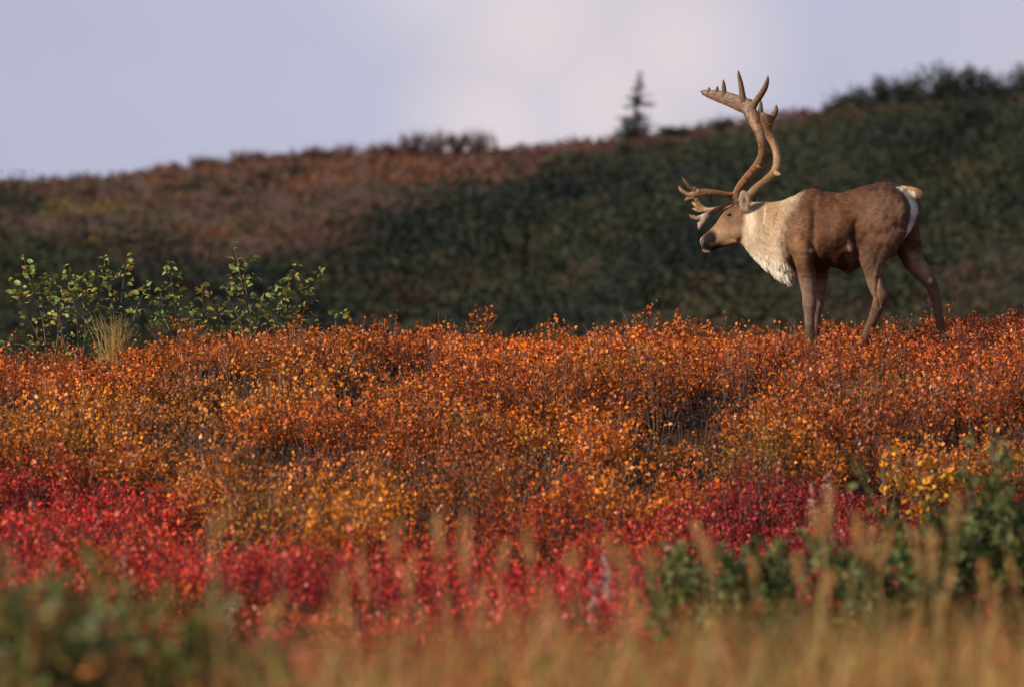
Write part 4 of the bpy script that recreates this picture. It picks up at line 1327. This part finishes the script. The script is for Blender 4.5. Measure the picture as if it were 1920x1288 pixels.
    for bmx, lab in ((b5, 'near antler with a broad notched palm'), (a5, None)):
        am = voxel_mesh(bmx, 0.004, 3, 'antler')
        av = verts_np(am)
        au, avv, aw = w2c(av)
        n1 = fbm(au * 0.10, avv * 0.10, 241, 3); n2 = fbm(au * 0.5, avv * 0.5, 243, 2)
        an = np.empty(len(av) * 3, np.float32); am.vertices.foreach_get('normal', an); an = an.reshape(-1, 3)
        av = av + an * ((n2 - 0.5) * 0.004)[:, None]
        c = np.tile(np.array([[0.175, 0.086, 0.038]]), (len(av), 1))
        c = mix(c, (0.075, 0.036, 0.019), sstep(0.42, 0.68, n1) * 0.85)
        c = mix(c, (0.30, 0.18, 0.09), sstep(0.55, 0.8, n2) * 0.35)
        c = mix(c, (0.085, 0.045, 0.027), sstep(240, 175, avv) * 0.7)       # darker towards the tops
        if lab is None:
            c = mix(c, (0.29, 0.165, 0.075), sstep(220, 280, avv) * 0.6)  # far antler coloured lighter to look sunlit
        ximg = au + aw * SY
        c = mix(c, (0.085, 0.05, 0.034), blob(ximg, avv, 1381, 378, 12, 10, 0, 0.6) * 0.85)
        c = mix(c, (0.40, 0.29, 0.24), blob(ximg, avv, 1314, 414, 17, 17, 0, 0.4) * 0.75)
        c = mix(c, (0.06, 0.045, 0.04), blob(ximg, avv, 1333, 401, 10, 6, -0.5, 0.5) * 0.7)
        set_col(am, c)
        am.vertices.foreach_set('co', (av - base).astype(np.float32).ravel())
        am.materials.clear(); am.materials.append(M_ANTLER)
        am.polygons.foreach_set('use_smooth', [True] * len(am.polygons))
        am.update()
        ao = bpy.data.objects.new('antler', am); COL.objects.link(ao); ao.parent = root
        if lab: ao['label'] = lab


build_caribou()


# ------------------------------------------------------------------ willow shrubs left of the crest, each leaf a part
def leaf_mesh(name, col, curl, mat):
    bm = bmesh.new()
    # unit leaf along +X, midrib with two cupped halves and a pointed tip
    xs = [0, 0.18, 0.45, 0.75, 1.0]; ws = [0.02, 0.24, 0.33, 0.2, 0.0]
    mid = []; lf = []; rt = []
    for x, w in zip(xs, ws):
        z = -curl * x * x
        mid.append(bm.verts.new((x, 0, z)))
        lf.append(bm.verts.new((x * 0.98, w, z + w * 0.35)))
        rt.append(bm.verts.new((x * 0.98, -w, z + w * 0.35)))
    for i in range(4):
        bm.faces.new((mid[i], mid[i + 1], lf[i + 1], lf[i]))
        bm.faces.new((rt[i], rt[i + 1], mid[i + 1], mid[i]))
    me = bpy.data.meshes.new(name); bm.to_mesh(me); bm.free()
    c = np.tile(np.array(col)[None], (len(me.vertices), 1))
    set_col(me, c)
    me.materials.append(mat)
    return me


LEAF_GREEN = [leaf_mesh('leaf', c, k, M_GREEN) for c in ((0.23, 0.28, 0.06), (0.17, 0.22, 0.05), (0.29, 0.32, 0.085)) for k in (0.05, 0.3, 0.55)]
LEAF_YEL = [leaf_mesh('leaf', c, k, M_GREEN) for c in ((0.42, 0.33, 0.06), (0.34, 0.25, 0.05), (0.26, 0.15, 0.04)) for k in (0.1, 0.45)]


def willow(label, stems, d, seed, nleaf, group='green leafed willows left of the crest'):
    """stems: list of image polylines (base first)"""
    rng = np.random.default_rng(seed)
    b0 = at(stems[0][0][0], stems[0][0][1], d)
    b0[2] = float(H(b0[0], d)) + CZ
    root = empty('willow_shrub', b0)
    tag(root, label, 'shrub', group)
    total = sum(abs(s[0][1] - s[-1][1]) for s in stems)
    inv = Vector(b0)
    for st in stems:
        P = []
        for i, (x, y) in enumerate(st):
            p = at(x, y, d + rng.normal() * 0.05)
            if i == 0: p[2] = min(p[2], float(H(p[0], d)) + CZ - 0.03)
            P.append(p)
        P = catmull(np.array(P), 4)
        bm = bmesh.new()
        rad = np.linspace(0.0075, 0.0022, len(P))
        tube_mesh(bm, P, rad, 6)
        stem_o = bm_obj('stem', bm, M_BARK, root)
        nl = max(9, int(nleaf * 3.1 * abs(st[0][1] - st[-1][1]) / total))
        # side shoots carry leaves too
        fr = np.sort(0.14 + 0.86 * rng.uniform(0, 1, nl) ** 1.15); fr[-2:] = 1.0
        for j, f in enumerate(fr):
            q = f * (len(P) - 1); i0 = min(int(q), len(P) - 2)
            p = P[i0] + (P[i0 + 1] - P[i0]) * (q - i0)
            reach = 0.17 * (1 - f) ** 0.7 + 0.015
            a = rng.uniform(0, 2 * math.pi)
            off = np.array([math.cos(a), 0.7 * math.sin(a), 0.15]) * reach * rng.uniform(0.1, 1.0) + np.array([0, 0, rng.uniform(-0.01, 0.05)])
            ldir = unit(np.array([math.cos(a) + rng.normal() * 0.3, 0.7 * math.sin(a), rng.normal() * 0.45 + 0.25]))
            size = rng.uniform(0.028, 0.060) * (1.05 if f > 0.55 else 0.85)
            yel = rng.uniform() < (0.70 - 0.55 * f)
            lm = (LEAF_YEL[rng.integers(len(LEAF_YEL))] if yel else LEAF_GREEN[rng.integers(len(LEAF_GREEN))])
            o = bpy.data.objects.new('leaf', lm)
            o.rotation_euler = Vector(ldir).to_track_quat('X', 'Z').to_euler()
            o.rotation_euler.rotate_axis('X', rng.normal() * 0.9)
            o.scale = (size,) * 3
            o.location = Vector(p + off) - inv
            o.parent = stem_o
            COL.objects.link(o)
    return root


willow('straggly green willow at the far left with one tall thin shoot', [[(95, 690), (80, 600), (60, 540), (45, 486)], [(95, 690), (70, 630), (40, 575), (25, 535)], [(95, 690), (110, 610), (100, 560), (90, 525)], [(95, 690), (60, 660), (30, 645), (8, 655)]], 60.6, 1, 62)
willow('green willow second from the left, behind the straw tuft', [[(150, 692), (145, 610), (135, 550), (130, 505)], [(150, 692), (160, 620), (155, 560), (150, 522)], [(150, 692), (120, 640), (112, 590), (118, 550)]], 60.9, 2, 52)
willow('tall bushy green willow rising behind the dry straw tuft', [[(215, 692), (215, 610), (205, 540), (195, 487)], [(215, 692), (225, 600), (230, 540), (238, 490)], [(215, 692), (245, 620), (260, 570), (276, 540)], [(215, 692), (195, 620), (182, 560), (176, 520)], [(235, 692), (262, 640), (285, 615), (305, 600)]], 61.0, 3, 84)
willow('slim green willow stem right of the dry straw tuft', [[(335, 692), (332, 610), (325, 550), (318, 502)], [(335, 692), (318, 640), (305, 580), (300, 545)], [(335, 692), (345, 640), (352, 605), (358, 585)]], 61.2, 4, 40)
willow('short green willow between two taller ones on the crest', [[(388, 692), (385, 630), (382, 580), (378, 540)], [(388, 692), (402, 640), (412, 600), (416, 572)], [(388, 692), (360, 650), (350, 630), (345, 620)]], 61.2, 5, 36)
willow('tallest green willow with a single upright top leaf', [[(462, 692), (470, 620), (455, 540), (440, 466)], [(462, 692), (455, 620), (432, 560), (427, 530)], [(462, 692), (478, 630), (492, 575), (497, 560)], [(462, 692), (470, 600), (458, 520), (470, 488)]], 61.2, 6, 58)
willow('rightmost green willow, two leaning shoots above the birch', [[(535, 692), (535, 600), (540, 550), (558, 506)], [(535, 692), (560, 610), (580, 560), (602, 512)], [(535, 692), (570, 640), (610, 610), (645, 588)], [(535, 692), (528, 600), (525, 560), (528, 535)]], 61.4, 7, 62)


def straw_tuft(label, px, d, n, hgt, spread, seed):
    rng = np.random.default_rng(seed)
    x0 = (px - 960) * K * d
    b = np.array([x0, d, float(H(x0, d)) + CZ])
    a = b + np.concatenate([rng.normal(size=(n, 2)) * spread * 0.4, np.full((n, 1), -0.02)], 1)
    h = hgt * rng.uniform(0.3, 1.0, n) ** 1.2
    lean = rng.normal(size=(n, 2)) * spread
    c = np.array([[0.50, 0.32, 0.10], [0.42, 0.25, 0.075], [0.56, 0.40, 0.16]])[rng.integers(0, 3, n)] * rng.uniform(0.7, 1.15, (n, 1))
    s = Soup(); prev = a
    w0 = 0.0024
    for k, (f, w1) in enumerate(((0.4, 0.002), (0.75, 0.0015), (1.0, 0.0006))):
        q = a + np.concatenate([lean * f ** 2, (h * f)[:, None]], 1)
        s.prisms(prev, q, w0, w1, c, 0); prev = q; w0 = w1
    o = s.build('straw_tuft', [M_GRASS], None, b)
    tag(o, label, 'grass tuft')


straw_tuft('dry yellow straw tuft standing among the green willows', 212, 60.4, 210, 0.60, 0.085, 31)
straw_tuft('thin pale grass stalks leaning at the far left edge', 2, 60.0, 9, 0.42, 0.10, 33)


# ------------------------------------------------------------------ leafy shrubs in the soft foreground
def leafy_shrub(name, label, px, d, hgt, wid, pal, seed, nleaf, leafsz, group=None, stems=14, cat='shrub', shape=0.3):
    rng = np.random.default_rng(seed)
    x0 = (px - 960) * K * d
    b = np.array([x0, d, float(H(x0, d)) + CZ])
    root = empty(name, b)
    tag(root, label, cat, group)
    A = []; B = []
    bm = bmesh.new()
    for i in range(stems):
        a = rng.uniform(0, 2 * math.pi); r = wid * 0.5 * math.sqrt(rng.uniform(0.03, 1))
        e = b + np.array([math.cos(a) * r, math.sin(a) * r, hgt * rng.uniform(0.72, 1.0) * (1 - shape * (2 * r / wid) ** 2)])
        m = b + (e - b) * np.array([0.45, 0.45, 0.55])
        tube_mesh(bm, [b + np.array([math.cos(a), math.sin(a), 0]) * 0.04 - np.array([0, 0, 0.04]), m, e], [0.007, 0.005, 0.0025], 5)
        A += [b + (m - b) * 0.3, m]; B += [m, e]
        for _ in range(4):
            p = m + (e - m) * rng.uniform(-0.4, 0.8); q = p + rng.normal(size=3) * wid * 0.13 + np.array([0, 0, hgt * 0.12])
            tube_mesh(bm, [p, q], [0.0035, 0.0018], 4)
            A.append(p); B.append(q)
    bm_obj('stems', bm, M_BARK, root)['kind'] = 'stuff'
    A = np.array(A); B = np.array(B)
    k = rng.integers(0, len(A), nleaf)
    f = rng.uniform(0, 1, (nleaf, 1))
    p = A[k] + (B[k] - A[k]) * f + rng.normal(size=(nleaf, 3)) * 0.015
    p[:, 2] = np.maximum(p[:, 2], b[2] + 0.02)
    pal = np.asarray(pal, float)
    c = pal[rng.integers(0, len(pal), nleaf)] * rng.uniform(0.65, 1.3, (nleaf, 1))
    s = Soup()
    s.leaves(p, rng.normal(size=(nleaf, 3)) + np.array([0, 0, 0.3]), rng.normal(size=(nleaf, 3)) * 0.8 + np.array([0, -0.2, 0.6]), leafsz * rng.uniform(0.7, 1.3, nleaf), leafsz * 0.58 * rng.uniform(0.75, 1.2, nleaf), c, 0, 0.12)
    o = s.build('foliage', [M_GREEN], root)
    o['kind'] = 'stuff'
    return root


GRN = [(0.07, 0.10, 0.025), (0.095, 0.125, 0.035), (0.055, 0.075, 0.022), (0.13, 0.16, 0.05), (0.15, 0.12, 0.03)]
GRN2 = [(0.10, 0.12, 0.03), (0.13, 0.15, 0.04), (0.08, 0.09, 0.025), (0.22, 0.16, 0.035), (0.26, 0.11, 0.03), (0.11, 0.13, 0.04)]
YEL = [(0.62, 0.27, 0.015), (0.58, 0.20, 0.012), (0.48, 0.28, 0.025)]


def hgt_for(py, px, d):
    x = (px - 960) * K * d
    return (644 - py) * K * d - float(H(x, d))


def build_front_shrubs():
    for i, (px, d, py, wid, n, lab) in enumerate([
        (1900, 36.0, 745, 0.85, 2600, 'tall dark green shrub at the right edge, below the yellow willow'),
        (1775, 35.5, 860, 0.85, 2300, 'dark green shrub in front of the yellow willow'),
        (1650, 35.0, 945, 0.95, 2600, 'green shrub between the tan grass plumes, left of the tallest ones'),
        (1490, 34.5, 985, 1.0, 2700, 'low green shrub below the maroon blueberry on the right'),
        (1350, 34.8, 970, 0.85, 2300, 'leftmost green shrub of the right hand thicket')]):
        leafy_shrub('green_shrub', lab, px, d, hgt_for(py, px, d), wid, GRN, 400 + i, n, 0.052, 'green shrubs low on the right')
    for i, (px, d, py, wid, n, lab) in enumerate([
        (40, 20.6, 1085, 0.62, 3000, 'blurred green shrub in the bottom left corner'),
        (190, 21.6, 1030, 0.62, 3000, 'tallest blurred green shrub at the bottom left'),
        (340, 21.0, 1085, 0.58, 2600, 'blurred olive shrub right of the tallest at the bottom left'),
        (468, 20.8, 1155, 0.42, 1500, 'small blurred olive shrub fading into the tan grass')]):
        leafy_shrub('olive_shrub', lab, px, d, hgt_for(py, px, d), wid, GRN2, 450 + i, n, 0.042, 'blurred shrubs at the bottom left')
    for i, (px, d, py, wid, n, lab) in enumerate([
        (1745, 47.5, 818, 0.46, 300, 'bright yellow leafed willow low on the right slope'),
        (1672, 48.5, 822, 0.22, 90, 'small yellow willow sprig left of the bigger one'),
        (1898, 50.0, 765, 0.36, 150, 'yellow and orange willow near the right edge')]):
        leafy_shrub('yellow_willow', lab, px, d, hgt_for(py, px, d), wid, YEL, 480 + i, n, 0.055, 'yellow willows on the right slope')


build_front_shrubs()


# ------------------------------------------------------------------ plume grasses and fireweed
def plume_grass(px, ytop, ybot, d, seed, label, group, fat=1.0):
    rng = np.random.default_rng(seed)
    t = at(px, ytop, d); m = at(px + rng.normal() * 15, ybot + rng.normal() * 12, d)
    bx = t[0] + rng.normal() * 0.14
    b = np.array([bx, d, float(H(bx, d)) + CZ])
    root = empty('plume_grass', b)
    tag(root, label, 'grass', group)
    bm = bmesh.new()
    tube_mesh(bm, [b - np.array([0, 0, 0.03]), b + (m - b) * 0.6 + np.array([0.01, 0, 0]), m, t], [0.0028, 0.0024, 0.0018, 0.0008], 5)
    o = bm_obj('stalk', bm, M_STRAW, root)
    n = 64
    f = rng.uniform(0, 1, n)
    wid = rng.uniform(0.006, 0.015) * fat * np.sin(np.clip(f * 0.92 + 0.06, 0, 1) * math.pi) ** 0.7
    a = rng.uniform(0, 2 * math.pi, n)
    r = wid * np.sqrt(rng.uniform(0, 1, n))
    p = m + (t - m) * f[:, None] + np.stack([np.cos(a) * r, np.sin(a) * r, np.zeros(n)], 1)
    ax = np.stack([np.cos(a) * 0.5, np.sin(a) * 0.5, np.ones(n) * 1.1], 1) + rng.normal(size=(n, 3)) * 0.2
    c = np.array([[0.50, 0.25, 0.085], [0.40, 0.19, 0.06], [0.58, 0.33, 0.13]])[rng.integers(0, 3, n)] * rng.uniform(0.75, 1.15, (n, 1))
    s = Soup()
    s.leaves(p, ax, rng.normal(size=(n, 3)), rng.uniform(0.018, 0.034, n), rng.uniform(0.005, 0.010, n), c, 0)
    s.build('plume', [M_GRASS], root)['kind'] = 'stuff'
    # two arching leaf blades
    for q in range(3):
        s2 = Soup()
        dirx = rng.normal(size=2) * 0.16
        prev = b.copy(); w0 = 0.004
        hh = (m[2] - b[2]) * rng.uniform(0.45, 0.8)
        for ff, w1 in ((0.4, 0.004), (0.75, 0.003), (1.0, 0.0006)):
            qv = b + np.array([dirx[0] * ff ** 2, dirx[1] * ff ** 2, hh * (ff - 0.18 * ff ** 3)])
            s2.prisms(prev[None], qv[None], w0, w1, np.array([[0.34, 0.22, 0.07]]) * rng.uniform(0.8, 1.2), 0)
            prev = qv; w0 = w1
        s2.build('blade', [M_GRASS], root)


M_STRAW = mat_noise('straw', (0.36, 0.22, 0.08), (0.52, 0.34, 0.14), 25, 0.6, 0.3)


def build_plumes():
    right = [(1556, 925, 990, 30), (1525, 962, 1012, 28), (1606, 972, 1040, 30), (1640, 998, 1052, 31), (1672, 1008, 1072, 31), (1712, 1002, 1095, 29.5), (1746, 998, 1062, 30), (1793, 940, 1000, 28),
             (1845, 1062, 1112, 31), (1893, 1050, 1102, 31), (1300, 985, 1042, 29), (1322, 1020, 1072, 30), (1408, 1050, 1100, 31), (1492, 1055, 1112, 30),
             (1562, 1078, 1132, 29.5), (1783, 1080, 1160, 31), (1862, 1095, 1170, 31)]
    mid = [(872, 955, 1090, 23), (815, 975, 1060, 23.5), (948, 1025, 1105, 24), (988, 1000, 1065, 24.5), (1075, 1035, 1085, 22), (1140, 1012, 1070, 23), (1172, 1035, 1105, 24), (1222, 1040, 1110, 24.5),
           (675, 1040, 1105, 23.5), (745, 985, 1060, 23), (775, 1045, 1120, 24), (905, 1100, 1190, 23), (530, 1120, 1185, 23), (422, 975, 1030, 19), (640, 1085, 1160, 19), (1195, 1110, 1200, 22), (1020, 1095, 1180, 19)]
    for i, (px, a, b, d) in enumerate(right):
        plume_grass(px, a - 4, b + 6, d - 5.2, 600 + i, 'tan feathery grass plume in front of the green shrubs on the right', 'grass plumes in front of the right hand shrubs', 1.0)
    for i, (px, a, b, d) in enumerate(mid):
        plume_grass(px, a, b, d, 700 + i, 'blurred tan grass plume in front of the crimson mat', 'grass plumes in front of the crimson mat', 0.9)


def fireweed(px, ytop, d, label, seed, n=46):
    rng = np.random.default_rng(seed)
    t = at(px, ytop, d)
    b = np.array([t[0] + rng.normal() * 0.03, d, 0.0]); b[2] = float(H(b[0], d)) + CZ
    root = empty('fireweed', b)
    tag(root, label, 'wildflower')
    bm = bmesh.new(); tube_mesh(bm, [b - np.array([0, 0, 0.03]), (b + t) / 2 + np.array([0.01, 0, 0]), t], [0.004, 0.003, 0.0015], 5)
    bm_obj('stem', bm, M_REDSTEM, root)
    s = Soup()
    f = 1 - 0.14 / max(np.linalg.norm(t - b), 0.2) * rng.uniform(0, 1, n) ** 0.8 * 1.6
    p = b + (t - b) * f[:, None]
    a = rng.uniform(0, 2 * math.pi, n)
    d1 = np.stack([np.cos(a), np.sin(a) * 0.7, rng.uniform(-0.2, 0.9, n)], 1)
    L = rng.uniform(0.008, 0.022, n)
    q = p + d1 * L[:, None]; r = q + (d1 + np.array([0, 0, -1.4]) + rng.normal(size=(n, 3)) * 0.4) * L[:, None] * 0.6
    c = np.array([[0.72, 0.62, 0.56]]) * rng.uniform(0.8, 1.1, (n, 1))
    s.prisms(p, q, 0.0016, 0.002, c, 0); s.prisms(q, r, 0.002, 0.0008, c, 0)
    s.build('seed_fluff', [M_FLUFF], root)['kind'] = 'stuff'
    s = Soup(); k = 26
    f = rng.uniform(0.15, 0.75, k); a = rng.uniform(0, 2 * math.pi, k)
    p = b + (t - b) * f[:, None]
    s.leaves(p, np.stack([np.cos(a), np.sin(a), rng.normal(size=k) * 0.3], 1), np.tile([[0, 0, 1.0]], (k, 1)), rng.uniform(0.04, 0.075, k), rng.uniform(0.008, 0.014, k), np.array([[0.4, 0.05, 0.04]]) * rng.uniform(0.7, 1.3, (k, 1)), 0)
    s.build('foliage', [M_LEAF], root)['kind'] = 'stuff'


M_REDSTEM = mat_noise('red_stem', (0.20, 0.05, 0.04), (0.32, 0.10, 0.07), 30, 0.6, 0.3)

build_plumes()
fireweed(230, 1038, 40, 'fireweed gone to white fluff in the crimson mat on the left', 1, 70)
fireweed(432, 1118, 36, 'pale fluffy fireweed at the lower edge of the crimson mat', 2)
fireweed(1133, 1035, 36, 'tall white fluffy fireweed stalk in the crimson mat centre', 3, 60)
fireweed(1112, 1080, 37, 'shorter fluffy fireweed left of the tall white one', 4, 40)
fireweed(1252, 1020, 38, 'white fluffy fireweed beside the leftmost green shrub', 5, 36)
fireweed(1522, 905, 42, 'wispy pale fireweed among the maroon leaves on the right', 6, 30)
fireweed(1555, 885, 43, 'small wispy fireweed above the tallest tan plume', 7, 30)
fireweed(1345, 1205, 23, 'blurred pinkish fireweed in the bottom grass right of centre', 8, 50)
fireweed(1745, 1215, 25, 'blurred white fireweed in the bottom grass on the right', 9, 40)
fireweed(750, 1205, 24, 'blurred white fireweed in the bottom grass left of centre', 10, 40)
fireweed(1015, 1215, 26, 'blurred white fireweed in the bottom grass at the centre', 11, 50)
